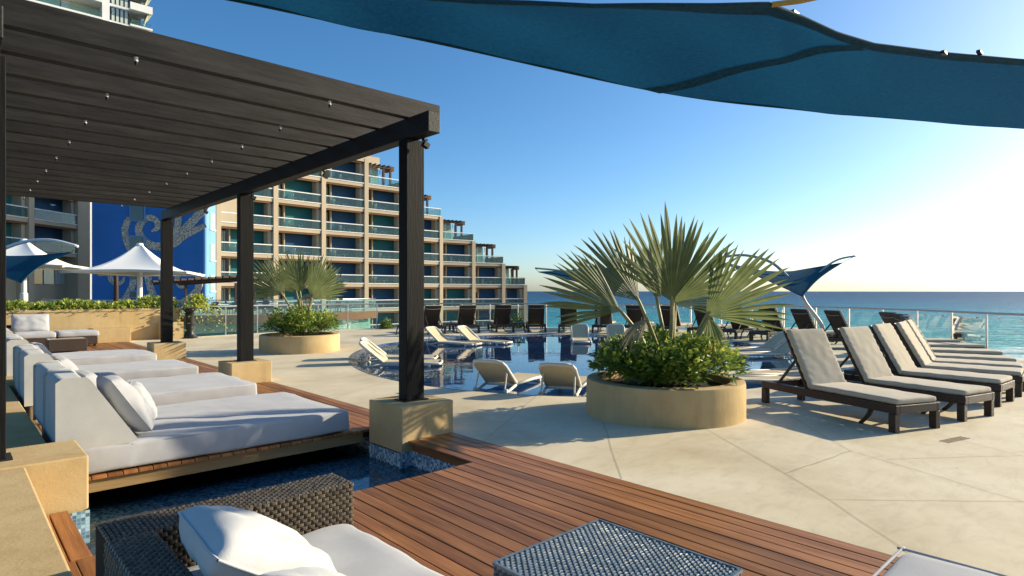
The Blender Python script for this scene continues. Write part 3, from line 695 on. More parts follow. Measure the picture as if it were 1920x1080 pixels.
# ------------------------------------------------------------------ dark wicker loungers round the terrace
def wrinkle_back(w, q):
    a = (1-q.x**2)*(1-q.y**2)
    z = w.z + (.010*a if q.z > 0 else 0)
    e = abs(q.y)**4
    z += .006*e*math.sin(w.x*70 + 3*noise.noise(Vector((w.x*6,w.y*6,1)))) * (1 if q.z > 0 else 0) + .004*noise.noise(Vector((w.x*9,w.y*9,2)))
    return Vector((w.x + .006*noise.noise(Vector((w.y*14,w.z*9,w.x))), w.y + .006*e*math.sin(w.x*55)*q.y, z))
def make_lounger():
    t = thing('sun_lounger', 'x', 'lounger')
    m = M['wicker']; W = .32
    g = MB()
    for s in (-1,1): g.box(-1.0,1.0,s*W-.03,s*W+.03,.205,.30)
    for x in (-.97,.97): g.box(x-.03,x+.03,-W+.031,W-.031,.205,.299)
    for k in range(9): g.box(-.15+k*.125,-.09+k*.125,-W+.031,W-.031,.262,.285)
    g.build('frame', m, t, bevel=.006)
    for x in (-.955,.95):
        for s in (-1,1):
            g = MB(); g.box(x-.042,x+.042,s*W-.036,s*W+.036,0,.203); g.build('leg', m, t, bevel=.006)
    for s in (-1,1):
        g = MB(); g.tube(spline([(.62,s*.24,.26),(.60,s*.245,.16),(.55,s*.25,.08),(.47,s*.25,.0)],8), [.03,.03,.03,.028,.028,.026,.025,.024,.024], 6); g.build('brace_leg', m, t, smooth=True)
    hx, hz, L = -.24, .30, .82
    Mb = Matrix.Translation((hx,0,hz)) @ Matrix.Rotation(R(62),4,'Y')     # local -x runs up the backrest
    g = MB(); g.box(-L,0,-W+.005,W-.005,-.03,.005,Mb); br = g.build('backrest', m, t, bevel=.008)
    g = MB(); pts = [Mb @ Vector((-L+.11, -W+.02+2*(W-.02)*k/10, -.034-.012*(1-abs(k/5-1)**2))) + Vector((0,0,-.02*(1-(k/5-1)**2))) for k in range(11)]
    g.tube(pts, .006, 5); g.build('strap', M['beige'], br)
    for s in (-1,1):
        a = Mb @ Vector((-.42,s*.26,-.03)); g = MB(); g.bar(a,(-.80,s*.27,.26),.022,.03); g.build('prop', m, t)
    g = MB(); g.rbox(.60,.315,.032,.026,18, bulge(.006,.006,1,7), (.385,0,.333)); g.build('seat_cushion', M['beige'], t, smooth=True)
    g = MB(); g.rbox(.41,.315,.033,.026,26, wrinkle_back, (-.40,0,.040), Mb); g.build('back_cushion', M['beige'], t, smooth=True)
    return t
lg0 = make_lounger(); used = [False]; jr = random.Random(4)
def place_lounger(deg, foot, label, group):
    a = R(deg); c = ring(a, foot-1.0+jr.uniform(-.05,.05)); rz = Sang(a)+R(jr.uniform(-2,2))
    if not used[0]: used[0] = True; lg0.location = c; lg0.rotation_euler = (0,0,rz); return tag(lg0, label, None, group)
    return dup(lg0, c, rz, label, group)
ordn = ['nearest', 'second nearest', 'third nearest', 'fourth nearest', 'fifth nearest', 'sixth nearest', 'seventh nearest', 'eighth nearest', 'farthest']
for i, (dg_, ft_) in enumerate(((-68,9.47),(-60,9.4),(-51,9.27),(-43.7,9.2),(-37.3,9.2),(-29.7,9.24),(-20.5,9.4),(-11,9.7),(-2.2,9.95))):
    place_lounger(dg_, ft_, f'beige cushioned wicker lounger in the fan at right, {ordn[i]} of the nine', 'wicker loungers around the pool')
back = [7.5,17,26.5,35.5,44.5,53.5,63,72,81.4,90.5,100,110,120]
pos = ['just left of the beige fan', 'second left of the beige fan', 'beside the right blue sail mast', 'third left of that mast, right of the big palm', 'right edge of the big palm leaves', 'behind the right of the big palm',
       'behind the big palm stems', 'behind the left of the big palm', 'beside the white mast left of the palm', 'second left of that white mast', 'fifth from the pergola post', 'third from the pergola post', 'right against the near pergola post']
pos = ['first', 'second', 'third', 'fourth', 'fifth', 'sixth', 'seventh', 'eighth', 'ninth', 'tenth', 'eleventh', 'twelfth', 'last']
for i, dg_ in enumerate(back):
    place_lounger(dg_, 9.35, f'dark wicker lounger seen from behind on the far poolside, {pos[i]} counting right to left', 'wicker loungers around the pool')
# small wicker side tables between them
st = thing('side_table', 'x', 'table'); 
g = MB(); g.box(-.22,.22,-.22,.22,.31,.35); g.build('table_top', M['wicker'], st, bevel=.01)
for a in (-1,1):
    for b in (-1,1):
        g = MB(); g.tube(spline([(a*.16,b*.16,.315),(a*.20,b*.20,.2),(a*.23,b*.23,0)],6), .022, 6); g.build('leg', M['wicker'], st, smooth=True)
first = True
for i, (dg_, rad) in enumerate(((95.3,7.9),(115,7.9),(128.5,7.7),(40,7.8),(31,7.8))):
    c = ring(R(dg_), rad); lab = ['between the tenth and eleventh loungers from the right', 'between the last two loungers at left', 'beside the near pergola post', 'between the fourth and fifth loungers from the right', 'between the third and fourth loungers from the right'][i]
    lab = 'small wicker side table ' + lab
    if first: st.location = c; st.rotation_euler = (0,0,Sang(R(dg_))); tag(st, lab, None, 'side tables on the far poolside'); first = False
    else: dup(st, c, Sang(R(dg_)), lab, 'side tables on the far poolside')

# ------------------------------------------------------------------ white resin loungers standing in the pool shelf
def make_resin(flat):
    t = thing('pool_lounger', 'x', 'lounger'); m = M['plastic']; W = .27
    ang = R(3 if flat else 38); hx, hz, L = -.22, .34, .66
    Mb = Matrix.Translation((hx,0,hz)) @ Matrix.Rotation(ang,4,'Y')
    g = MB()
    for s in (-1,1): g.tube([(-.22 if not flat else -.25,s*W,.33),(.5,s*W,.33),(.92,s*W,.31),(.97,s*(W-.05),.31)], .028, 8)
    g.tube([(.97,-W+.05,.31),(.97,W-.05,.31)], .028, 8); g.tube([(-.25,-W,.32),(-.25,W,.32)], .026, 8); g.tube([(-.8,-W,.20),(-.25,-W,.32)], .024, 8); g.tube([(-.8,W,.20),(-.25,W,.32)], .024, 8)
    g.build('frame', m, t, smooth=True)
    for x, dx in ((-.62,-.16),(.72,.14)):
        for s in (-1,1):
            g = MB(); g.tube(spline([(x,s*W,.30),(x+dx*.3,s*(W+.02),.18),(x+dx,s*(W+.03),0)],6), [.034,.034,.032,.03,.028,.026,.026], 8); g.build('leg', m, t, smooth=True)
    g = MB(); g.grid(lambda u, v: (-.20+1.12*u, (v-.5)*2*(W-.015), .352-.02*math.sin(math.pi*u)), 12, 4); g.grid(lambda u, v: (.92-1.12*u, (v-.5)*2*(W-.015), .336-.02*math.sin(math.pi*u)), 12, 4); g.build('seat_sling', M['sling'], t, smooth=True)
    g = MB()
    loop = [(-.02,-W,0),(-L+.12,-W,0),(-L+.03,-W+.03,0),(-L,-W+.12,0),(-L,W-.12,0),(-L+.03,W-.03,0),(-L+.12,W,0),(-.02,W,0)]
    g.tube([Mb @ Vector(p) for p in loop], .03, 8); br = g.build('back_frame', m, t, smooth=True)
    g = MB(); g.grid(lambda u, v: Mb @ Vector((-L*u, (v-.5)*2*(W-.01), .012-.03*math.sin(math.pi*u))), 10, 4); g.grid(lambda u, v: Mb @ Vector((-L*(1-u), (v-.5)*2*(W-.01), -.004-.03*math.sin(math.pi*u))), 10, 4)
    g.build('back_sling', M['sling'], br, smooth=True)
    if not flat:
        for s in (-1,1): g = MB(); a = Mb @ Vector((-.4,s*.25,-.02)); g.tube([a, (-.66,s*.26,.25)], .014, 6); g.build('prop', m, t)
    return t
rl = {0: make_resin(False), 1: make_resin(True)}; ru = {0: False, 1: False}
def place_resin(r, d, dr, dd, label, flat=0):
    p = S(r, d, -.30); v = S(dr, dd); rz = math.atan2(v.y, v.x)
    c = p + Vector((math.cos(rz),math.sin(rz),0))*.22        # given point is the hinge
    if not ru[flat]: ru[flat] = True; rl[flat].location = c; rl[flat].rotation_euler = (0,0,rz); return tag(rl[flat], label, None, 'white loungers standing in the pool shallows')
    return dup(rl[flat], c, rz, label, 'white loungers standing in the pool shallows')
place_resin(-2.95,14.1, 1,.05, 'cream pool lounger at the left pool end, farther of the two')
place_resin(-2.72,13.1, 1,.05, 'cream pool lounger at the left pool end, nearer of the two')
place_resin(-2.05,18.3, 1,-.55, 'cream pool lounger at far left of the pool, next to the pergola post')
place_resin(-1.15,18.8, 1,-.55, 'cream pool lounger at far left of the pool, farther from the pergola post')
place_resin(2.2,19.6, -.05,-1, 'cream pool lounger facing the camera at the far edge, left one')
place_resin(3.35,19.5, -.1,-1, 'cream pool lounger facing the camera at the far edge, right one')
place_resin(-.17,10.05, .42,.9, 'cream pool lounger seen from behind at the near edge, left one')
place_resin(.82,9.65, .30,.95, 'cream pool lounger seen from behind at the near edge, beside the planter')
place_resin(6.75,16.1, -1,-.12, 'cream pool lounger with raised back at the right end, farther one')
place_resin(6.55,14.9, -1,-.1, 'cream pool lounger at the right end, behind the raised wicker backrests', 0)
place_resin(4.95,11.35, -1,-.02, 'cream pool lounger folded flat right of the big planter, farther one', 1)
place_resin(4.75,10.55, -1,.02, 'cream pool lounger folded flat right of the big planter, nearer one', 1)

# ------------------------------------------------------------------ glass balustrade round the terrace
line = [S(-10.9,20.5)] + edge_sea[1:-2]
cen = S(CR, CD)
path = []; acc = 0; out = [line[0]]
for a, b in zip(line, line[1:]):
    L = (b-a).length; t_ = 0
    while acc + (L-t_) >= 1.22:
        t_ += 1.22-acc; acc = 0; out.append(a + (b-a)*(t_/L))
    acc += L-t_
inn = [p + (cen-p).normalized()*.14 for p in out]
ral = thing('glass_balustrade', 'clear glass balustrade with steel handrail along the curved terrace edge', 'railing', inn[len(inn)//2])
o0 = inn[len(inn)//2]
pm = None
for p in inn:
    if pm is None: g = MB(); g.box(-.02,.02,-.02,.02,0,1.0); g.box(-.05,.05,-.05,.05,0,.012); pm = g.build('post', M['steel'], ral); o = pm
    else: o = pm.copy(); COL.objects.link(o); o.parent = ral
    o.location = p - o0
for a, b in zip(inn, inn[1:]):
    d = (b-a).normalized(); g = MB(); g.bar(a+d*.05-o0+Vector((0,0,.50)), b-d*.05-o0+Vector((0,0,.50)), .012, .80); g.build('glass_panel', M['glass'], ral)
    for q in (a+d*.30, b-d*.30):
        g = MB(); c = q-o0+Vector((0,0,.90)); g.bar(c-d*.025, c+d*.025, .04, .035); g.build('glass_clamp', M['steel'], ral)
g = MB(); g.tube([p-o0+Vector((0,0,1.02)) for p in inn], .026, 8); g.build('handrail', M['grey_metal'], ral, smooth=True)

# ------------------------------------------------------------------ planters, shrubs, palms
def leafmesh(g, p, d, n, L, w):
    s = d.cross(n).normalized()
    g.add([p, p+d*L*.45+s*w*.5, p+d*L-n*L*.12, p+d*L*.45-s*w*.5, p+d*L*.5-n*w*.16], [(0,1,4),(1,2,4),(2,3,4),(3,0,4)])
def rv(): 
    v = Vector((rnd.gauss(0,1),rnd.gauss(0,1),rnd.gauss(0,1))); return v.normalized()
def planter(c, label, R0=.99):
    t = thing('planter', label, 'planter', c)
    g = MB(); g.lathe([(R0+.005,0),(R0,.03),(R0-.004,.40),(R0-.012,.432),(R0-.04,.44),(R0-.17,.44),(R0-.19,.43),(R0-.19,.30)], 72); g.build('rim_wall', M['stucco'], t, smooth=True, sharp=50)
    g = MB(); g.lathe([(0,.36),(R0-.185,.34)], 40); g.build('soil', M['soil'], t)
    return t
def shrub(c, label, n, seed, Rx=.95, zc=.62, H=.42, red=3):
    rnd.seed(seed)
    t = thing('shrub', label, 'shrub', c)
    lo, hi, st_, fl_ = MB(), MB(), MB(), MB()
    cl = []
    for k in range(90):
        a = rnd.uniform(0,6.283); q = math.sqrt(rnd.random())*.80*Rx; cl.append(Vector((q*math.cos(a), q*math.sin(a), (zc+rnd.uniform(.0,.75)*H*(1.25-(q/Rx)**2*.9)) if k % 3 else .50+rnd.random()*.14)))
        st_.tube([(cl[-1].x*.35,cl[-1].y*.35,.36), tuple(cl[-1]*.8+Vector((0,0,.05))), tuple(cl[-1]+Vector((0,0,.05)))], .006, 4, False)
    for k in range(n):
        b = cl[rnd.randrange(90)]; v = rv(); v.z = abs(v.z)*1.0-.25
        p = b + Vector((v.x*.23, v.y*.23, v.z*.24))*rnd.uniform(.6,1.12)
        if p.z < .40: p.z = .40+rnd.random()*.08
        d = (v + rv()*.5 + Vector((0,0,.25))).normalized(); nn = (Vector((0,0,1))+rv()*.7).normalized()
        if abs(d.dot(nn)) > .95: continue
        L = rnd.uniform(.06,.115)
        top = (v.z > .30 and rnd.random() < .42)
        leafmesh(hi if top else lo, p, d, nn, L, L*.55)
    for k in range(red):
        b = cl[k*5]; 
        for q in range(14): v = rv(); leafmesh(fl_, b+Vector((v.x*.035,v.y*.035,.26+v.z*.02)), v, rv(), .03, .02)
    st_.build('stem', M['trunk'], t)
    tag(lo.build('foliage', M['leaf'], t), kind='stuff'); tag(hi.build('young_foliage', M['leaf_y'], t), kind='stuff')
    if red: fl_.build('flower', M['red'], t)
    return t
def frond(t, base, hub, alpha, beta, L, spread, nseg, seed, mat, face=(0,-1,.25), curl=.12, drop=0):
    """fan leaf: petiole from base to hub, pleated blade with free tips. (r, d, z) axes turned into world"""
    r_ = random.Random(seed)
    X, Y = S(1,0), S(0,1); W3 = lambda p: X*p[0] + Y*p[1] + Vector((0,0,p[2]))
    D = Vector((math.cos(alpha)*math.cos(beta), math.sin(beta), math.sin(alpha)*math.cos(beta)))
    N = Vector(face); N = (N - D*N.dot(D)).normalized(); Sd = D.cross(N)
    H = Vector(hub); B = Vector(base)
    fo = MB(); mid = (B*.5+H*.5) + Vector((0,0,-.05)) + (H-B).cross(N)*.05
    fo.tube([W3(p) for p in spline([B, mid, H, H + D*L*.06], 10)], [.040,.036,.033,.030,.027,.025,.023,.021,.019,.016,.010], 7)
    pt = fo.build('petiole', M['petiole'], t, smooth=True)
    g = MB(); rho = [.03,.2,.4,.55,.68,.8,.91,1.0]
    for i in range(nseg):
        a = (i+.5)/nseg*2-1; th = a*spread; dth = spread/nseg
        Ls = L*(1-.30*abs(a)**2.2)*r_.uniform(.92,1.05); free = r_.uniform(.54,.64); tw = r_.uniform(-.03,.03); cv = r_.uniform(.6,1.5)*curl
        bnd = len(g.v)
        for q in rho:
            k = 1 if q <= free else max(0.02, 1-((q-free)/(1-free))**2.0)
            wq = min(q, free)*Ls*math.tan(dth)*.985*k
            c2, s2 = math.cos(th+tw*q), math.sin(th+tw*q)
            C_ = H + (D*c2 + Sd*s2)*(q*Ls) - N*(curl*.5*L*(a*a)*q) * 0.6 + N*(.10*L*math.sin(q*1.5)*(1-abs(a))) + Vector((0,0,-cv*.35*L*q**3 - drop*q*q))
            T = (-D*s2 + Sd*c2)
            ple = wq*.38
            for e, z_ in ((-1,-ple),(0,ple*.6),(1,-ple)): g.v.append(tuple(W3(C_ + T*wq*e + N*z_)))
        for m_ in range(len(rho)-1):
            for e in range(2):
                p = bnd+m_*3+e; g.f.append((p, p+1, p+4, p+3))
    o = g.build('blade', mat, pt, smooth=False); return pt
def fan_palm(c, label, specs, k=1.0):
    t = thing('fan_palm', label, 'palm', c)
    g = MB(); g.lathe([(.10,.36),(.12,.45),(.105,.55),(.09,.68),(.05,.78),(0,.80)], 14); g.build('trunk', M['trunk'], t, smooth=True)
    for i, (b, h_, al, be, L, sp, ns, mt, face, dr) in enumerate(specs): frond(t, b, h_, R(al), R(be), L, R(sp), ns, 40+i*3, M[mt], face, drop=dr)
    return t
PC1, PC2 = S(1.95,7.8), S(-5.53,15.86)
planter(PC1, 'big round tan planter in front of the pool, holding the tall fan palm')
shrub(PC1, 'dense glossy green shrub with yellow tips filling the big round planter', 8000, 3, .98, .55, .36)
P1 = [ # base, hub, angle, depth tilt, length, half spread, segments
 ((0,0,.62), (.09,-.04,1.42), 99, -6, 1.27, 50, 18, 'palm', (.1,-1,.15), 0),
 ((.03,0,.62), (.13,.05,1.40), 58, 4, 1.16, 46, 17, 'palm', (-.2,-1,.15), 0),
 ((-.03,-.02,.60), (-.58,-.16,1.30), 152, -6, 1.14, 42, 17, 'palm', (.25,-1,.35), 0),
 ((-.03,.05,.62), (-.28,.20,1.42), 127, 10, 1.18, 40, 15, 'palm', (.3,-1,.1), 0),
 ((.05,-.03,.60), (.50,-.14,1.24), 36, -6, 1.16, 50, 18, 'palm', (-.15,-1,.35), 0),
 ((.03,.06,.62), (.24,.36,1.36), 28, 24, .92, 44, 18, 'palm', (-.2,-.9,.4), .03),
 ((0,.05,.62), (0,.40,1.46), 80, 22, 1.0, 50, 17, 'palm', (0,-1,.3), 0),
 ((.0,-.02,.60), (-.28,-.30,1.20), 205, -20, .42, 34, 8, 'palm_dry', (.2,-.8,.7), .22),
 ((.05,-.03,.60), (.52,-.18,1.22), -75, -15, .36, 40, 7, 'palm', (-.2,-.9,.4), .1),
]
fan_palm(PC1, 'tall fan palm with broad spiky leaves in the big round planter', P1)
planter(PC2, 'round tan planter farther left beyond the pergola posts', 1.0)
shrub(PC2, 'leafy green shrub filling the farther round planter', 5000, 11, .98, .58, .50, 0)
q = 13.93
P2 = [
 ((0,0,.62), (.02,-.05,1.50), 98, -5, 1.22, 48, 22, 'palm', (.1,-1,.2), 0),
 ((.02,0,.62), (.34,-.15,1.38), 56, -8, 1.26, 60, 26, 'palm', (-.1,-1,.3), 0),
 ((-.02,0,.62), (-.42,-.1,1.46), 137, -6, 1.16, 52, 22, 'palm', (.2,-1,.3), 0),
 ((0,.04,.62), (-.2,.3,1.5), 118, 22, 1.05, 50, 20, 'palm', (.2,-1,.2), 0),
 ((0,.04,.62), (.25,.3,1.5), 44, 22, 1.0, 50, 20, 'palm', (-.2,-1,.2), .03),
 ((0,0,.62), (.05,-.2,1.35), 20, -10, .5, 40, 9, 'palm_dry', (-.2,-.8,.6), .15),
]
fan_palm(PC2, 'smaller fan palm in the farther round planter in front of the hotel', P2)

# hedge on the garden wall, pedestal with a trailing plant
rnd.seed(21)
hd = thing('hedge', 'bright yellow green hedge growing along the top of the long tan wall', 'hedge', (2.4,22.65,1.0))
lo, hi = MB(), MB()
for k in range(6500):
    x = rnd.uniform(-4.2,3.2); hgt = .20+.10*noise.noise(Vector((x*1.3,0,0)))+.08*noise.noise(Vector((x*4,3,0)))+ (.12 if x > 2.2 else 0)
    p = Vector((x, rnd.gauss(-.05,.22), rnd.uniform(-.1,1)*hgt)); d = (rv()+Vector((0,-.2,.8))).normalized(); nn = (Vector((0,-.6,1))+rv()*.7).normalized(); L = rnd.uniform(.09,.16)
    leafmesh(hi if rnd.random() < .6 else lo, p, d, nn, L, L*.4)
tag(lo.build('foliage', M['leaf'], hd), kind='stuff'); tag(hi.build('young_foliage', M['leaf_y'], hd), kind='stuff')
pe = thing('pedestal', 'black turned pedestal at the end of the long tan wall', 'pedestal', (5.86,21.95,0))
g = MB(); g.lathe([(0,0),(.24,0),(.24,.05),(.17,.09),(.14,.16),(.135,.30),(.13,.72),(.15,.80),(.12,.84),(.19,.93),(.20,1.0),(0,1.0)], 20); g.build('pedestal_body', M['black'], pe, smooth=True, sharp=40)
tp = thing('trailing_plant', 'leafy plant spilling over the wall end above the black pedestal', 'plant', (5.9,22.1,1.0))
g = MB()
for k in range(900):
    a = rnd.uniform(0,6.28); q_ = abs(rnd.gauss(0,.30)); p = Vector((q_*math.cos(a)*1.5+.25, q_*math.sin(a), .35-q_*q_*1.6 - max(0,q_-.3)*rnd.random()*1.2+rnd.uniform(-.3,.08)))
    leafmesh(g, p, (rv()+Vector((0,-.2,.3))).normalized(), (Vector((0,-.5,1))+rv()*.6).normalized(), rnd.uniform(.08,.14), .05)
tag(g.build('foliage', M['leaf_y'], tp), kind='stuff')
# low shrubs along the far terrace edge
for i, (r, d, sc, lab) in enumerate(((-5.2,25.1,.5,'low bush at the terrace edge left of the near pergola post'), (-2.0,25.6,.75,'green bush behind the leftmost far loungers'), (-.6,25.6,.7,'green bush behind the far loungers, middle of three'), (.2,25.5,.65,'green bush right of the hotel end behind the loungers'))):
    t = thing('bush', lab, 'bush', S(r,d)); g = MB(); rnd.seed(50+i)
    for k in range(420):
        v = rv(); p = Vector((v.x*.55, v.y*.4, abs(v.z)*1.0))*sc*rnd.uniform(.3,1); leafmesh(g, p, (v+rv()*.6).normalized(), rv(), rnd.uniform(.07,.13), .05)
    tag(g.build('foliage', M['leaf'], t), kind='stuff')
    g = MB(); g.tube([(0,0,0),(0,0,.4*sc)], .02, 5); g.build('stem', M['trunk'], t)

# ------------------------------------------------------------------ shade sails
def patch(A, B, C, D_, sag, n=16, dip=0):
    """four corner sail A-B-C-D with edges drawn inwards"""
    A, B, C, D_ = (Vector(p) for p in (A,B,C,D_)); ctr = (A+B+C+D_)/4
    def f(u, v):
        p = A*(1-u)*(1-v) + B*u*(1-v) + C*u*v + D_*(1-u)*v
        e = max(4*u*(1-u)*(abs(2*v-1)**3), 4*v*(1-v)*(abs(2*u-1)**3))
        q = p + (ctr-p)*sag*e; q.z -= dip*16*u*(1-u)*v*(1-v)
        return q
    return f
def sail_with_mast(name, label, corners, mast, arm, rad=.055, sag=.22):
    o = Vector(mast[0]); o = Vector((o.x,o.y,o.z)); t = thing(name, label, 'shade sail', o)
    f = patch(*[Vector(c)-o for c in corners], sag)
    g = MB(); g.grid(f, 20, 20); cl = g.build('sail_cloth', M['sail'], t, smooth=True)
    ed = [f(k/20,0) for k in range(20)] + [f(1,k/20) for k in range(20)] + [f(1-k/20,1) for k in range(20)] + [f(0,1-k/20) for k in range(21)]
    g = MB(); g.tube(ed, .018, 6, False); g.build('hem', M['sail_hem'], cl, smooth=True)
    g = MB(); g.tube([p-o for p in spline(mast, 30)], [rad*(1.15-.5*k/30) for k in range(31)], 10); ms = g.build('mast', M['grey_metal'], t, smooth=True)
    if arm:
        g = MB(); g.tube([p-o for p in spline(arm, 20)], rad*.55, 8); g.build('arm', M['grey_metal'], ms, smooth=True)
    g = MB(); g.tube([f(0,0), Vector(mast[-1])-o], .008, 5)
    if arm: g.tube([f(1,1), Vector(arm[-1])-o], .008, 5)
    g.build('cable', M['black'], t)
    return t
sail_with_mast('shade_sail', 'blue shade sail on a curved grey mast right of the palm', [S(6.46,19.00,2.47), S(8.42,17.60,1.40), S(10.31,19.00,2.43), S(9.34,21.50,2.15)],
   [S(9.55,18.6,0), S(9.5,18.62,.5), S(9.06,18.70,1.16), S(8.91,18.80,1.52), S(8.51,19.00,2.12), S(8.09,19.20,2.51), S(7.29,19.30,2.70), S(6.37,19.20,2.56)], [S(9.00,18.80,1.50), S(9.62,18.90,2.18), S(10.18,19.00,2.53), S(10.80,19.10,2.66)], sag=.10)
sail_with_mast('shade_sail', 'blue shade sail partly hidden behind the left leaves of the big palm', [S(1.01,23.00,2.28), S(3.60,21.60,1.28), S(5.15,23.00,2.36), S(3.29,25.00,2.63)],
   [S(3.27,22.9,0), S(3.27,22.9,1.0), S(3.26,22.90,1.67), S(3.03,23.00,2.08), S(2.43,23.10,2.24), S(1.63,23.20,2.36), S(0.88,23.20,2.43)], None, .05)
# big sail over the camera's right side: near corner at the rope, hem, seam and folded edge
bs = thing('shade_sail', 'large blue shade sail overhead across the top of the view', 'shade sail', S(1.4,3.2,2.7))
b0 = S(1.4,3.2,2.7)
low = [(-1.326,2.695,2.859),(-1.078,2.794,2.848),(-0.820,2.915,2.837),(-0.539,3.080,2.843),(-0.231,3.267,2.848),(0.121,3.465,2.843),(0.479,3.647,2.832),(0.875,3.839,2.821),(1.370,4.103,2.837),(1.799,4.263,2.848),(2.062,4.356,2.854),(2.393,4.466,2.854),(2.717,4.548,2.859),(3.333,4.686,2.854),(4.081,4.840,2.848),(4.895,4.978,2.848)]
upp = [(-1.243,2.525,2.854),(-0.963,2.486,2.815),(-0.693,2.458,2.776),(-0.429,2.437,2.733),(-0.171,2.409,2.700),(0.083,2.387,2.683),(0.314,2.365,2.661),(0.544,2.382,2.672),(0.808,2.420,2.689),(1.045,2.475,2.721),(1.238,2.613,2.733),(1.474,2.750,2.716),(1.705,2.860,2.711),(2.151,3.025,2.733),(2.690,3.190,2.760),(3.229,3.284,2.766)]
lows = spline([S(*p) for p in low], 70); upps = [S(*low[0])]*0
up_ = [S(*p) for p in upp]
for k in range(71):
    t_ = k/70*(len(up_)-1); i = min(int(t_), len(up_)-2); upps.append(up_[i]*(1-t_+i) + up_[i+1]*(t_-i))
def smoothpts(ps, k=2):
    for _ in range(k): ps = [ps[0]] + [(ps[i-1]+ps[i]*2+ps[i+1])/4 for i in range(1,len(ps)-1)] + [ps[-1]]
    return ps
lows = smoothpts(lows, 6)
def bigsail(u, v):
    i = min(int(u*70), 69); k = u*70-i
    a = lows[i]*(1-k)+lows[i+1]*k; b = upps[i]*(1-k)+upps[i+1]*k
    p = a*(1-v)+b*v; p.z += .10*4*v*(1-v)*math.sin(math.pi*min(1,u*1.1)) + .012*math.sin(u*23+v*5)*v*(1-v)*4 + .02*noise.noise(Vector((u*9,v*2.5,.3))) * min(1,4*(1-v)); return p-b0
g = MB(); g.grid(bigsail, 70, 14); cl = g.build('sail_cloth', M['sail'], bs, smooth=True)
def strip(fa, fb, name, n=60, off=(0,0,-.006)):
    g = MB(); o_ = Vector(off); g.grid(lambda u, v: (fa(u)*(1-v)+fb(u)*v)+o_, n, 2); return g.build(name, M['sail_seam'], cl, smooth=True)
strip(lambda u: bigsail(u,.90+.07*max(0,(u-.6)/.4)), lambda u: bigsail(u,1.0), 'hem')
strip(lambda u: bigsail(.455+.31*u, .01+.93*u), lambda u: bigsail(.475+.31*u, .0+.91*u), 'seam')
g = MB(); g.tube([p-b0 for p in lows], .007, 6); g.build('edge_cable', M['sail_hem'], cl, smooth=True)
g = MB(); g.tube([p-b0 for p in upps], .009, 6); g.build('edge_cable', M['sail_hem'], cl, smooth=True)
c0 = S(1.06,2.48,2.72)-b0
g = MB(); g.tube([c0, S(1.16,2.45,2.72)-b0, S(1.44,2.42,2.77)-b0], .011, 6); g.build('rope', surf('ochre rope', (.45,.27,.06), (.6,.38,.1), rough=.8), bs)
for q_ in (S(1.21,2.60,2.74), S(2.14,3.01,2.73), S(2.37,3.08,2.76)): g = MB(); g.rbox(.028,.010,.008,.004,3,None,q_-b0); g.build('buckle', M['black'], bs)
mp_ = thing('mast', 'white mast arm tip just showing above the large blue sail', 'mast', S(3.2,-2.5,0))
q0 = S(3.2,-2.5,0)
g = MB(); g.tube([p-q0 for p in spline([S(3.2,-2.5,0), S(3.2,-2.5,2.5), S(3.0,-1.9,4.0), S(2.2,.2,4.6), S(.9,1.9,3.9), S(.345,2.54,2.80)], 30)], [.10-.055*k/30 for k in range(31)], 12); g.build('mast_tube', M['white'], mp_, smooth=True)
# ------------------------------------------------------------------ hotel
class Face:
    """facade frame: a along the wall, b outwards, z up, relative to a building origin"""
    def __init__(s, A, B, o):
        s.A = Vector((A.x,A.y,0)); u = Vector((B.x-A.x,B.y-A.y,0)); s.L = u.length; s.u = u.normalized(); n = Vector((s.u.y,-s.u.x,0))
        if n.dot(-s.A) < 0: n = -n
        s.n = n; s.o = o; s.flip = s.u.cross(s.n).z < 0
    def p(s, a, b, z): return s.A + s.u*a + s.n*b + Vector((0,0,z)) - s.o
    def box(s, g, a0,a1,b0,b1,z0,z1):
        P = [s.p(a,b,z) for z in (z0,z1) for (a,b) in ((a0,b0),(a1,b0),(a1,b1),(a0,b1))]
        F = [(0,3,2,1),(4,5,6,7),(0,1,5,4),(1,2,6,5),(2,3,7,6),(3,0,4,7)]
        g.add(P, [f[::-1] for f in F] if s.flip else F); return g
FH = 3.04
hotel = thing('hotel_building', 'stepped tan hotel with blue and teal balconies across the middle', 'building', S(-22,74,-4.6)); HO = S(-22,74,-4.6)
def hb(fr, name, a0,a1,b0,b1,z0,z1,m,parent=None):
    g = MB(); fr.box(g,a0,a1,b0,b1,z0,z1); return g.build(name, m, parent or hotel)
rnd.seed(5)
def furniture(fr, bay, a, z):
    g = MB(); x = a
    fr.box(g, x, x+.7, -1.1, -.5, z+.42, z+.46); fr.box(g, x+.3, x+.4, -.85, -.75, z, z+.42); g.build('balcony_table', M['white'], bay)
    g = MB(); fr.box(g, x-.9, x-.4, -1.1, -.6, z+.40, z+.44); fr.box(g, x-.93, x-.88, -1.1, -.6, z, z+.85); fr.box(g, x-.45, x-.41, -1.1, -.6, z, z+.4); g.build('balcony_chair', M['white'], bay)
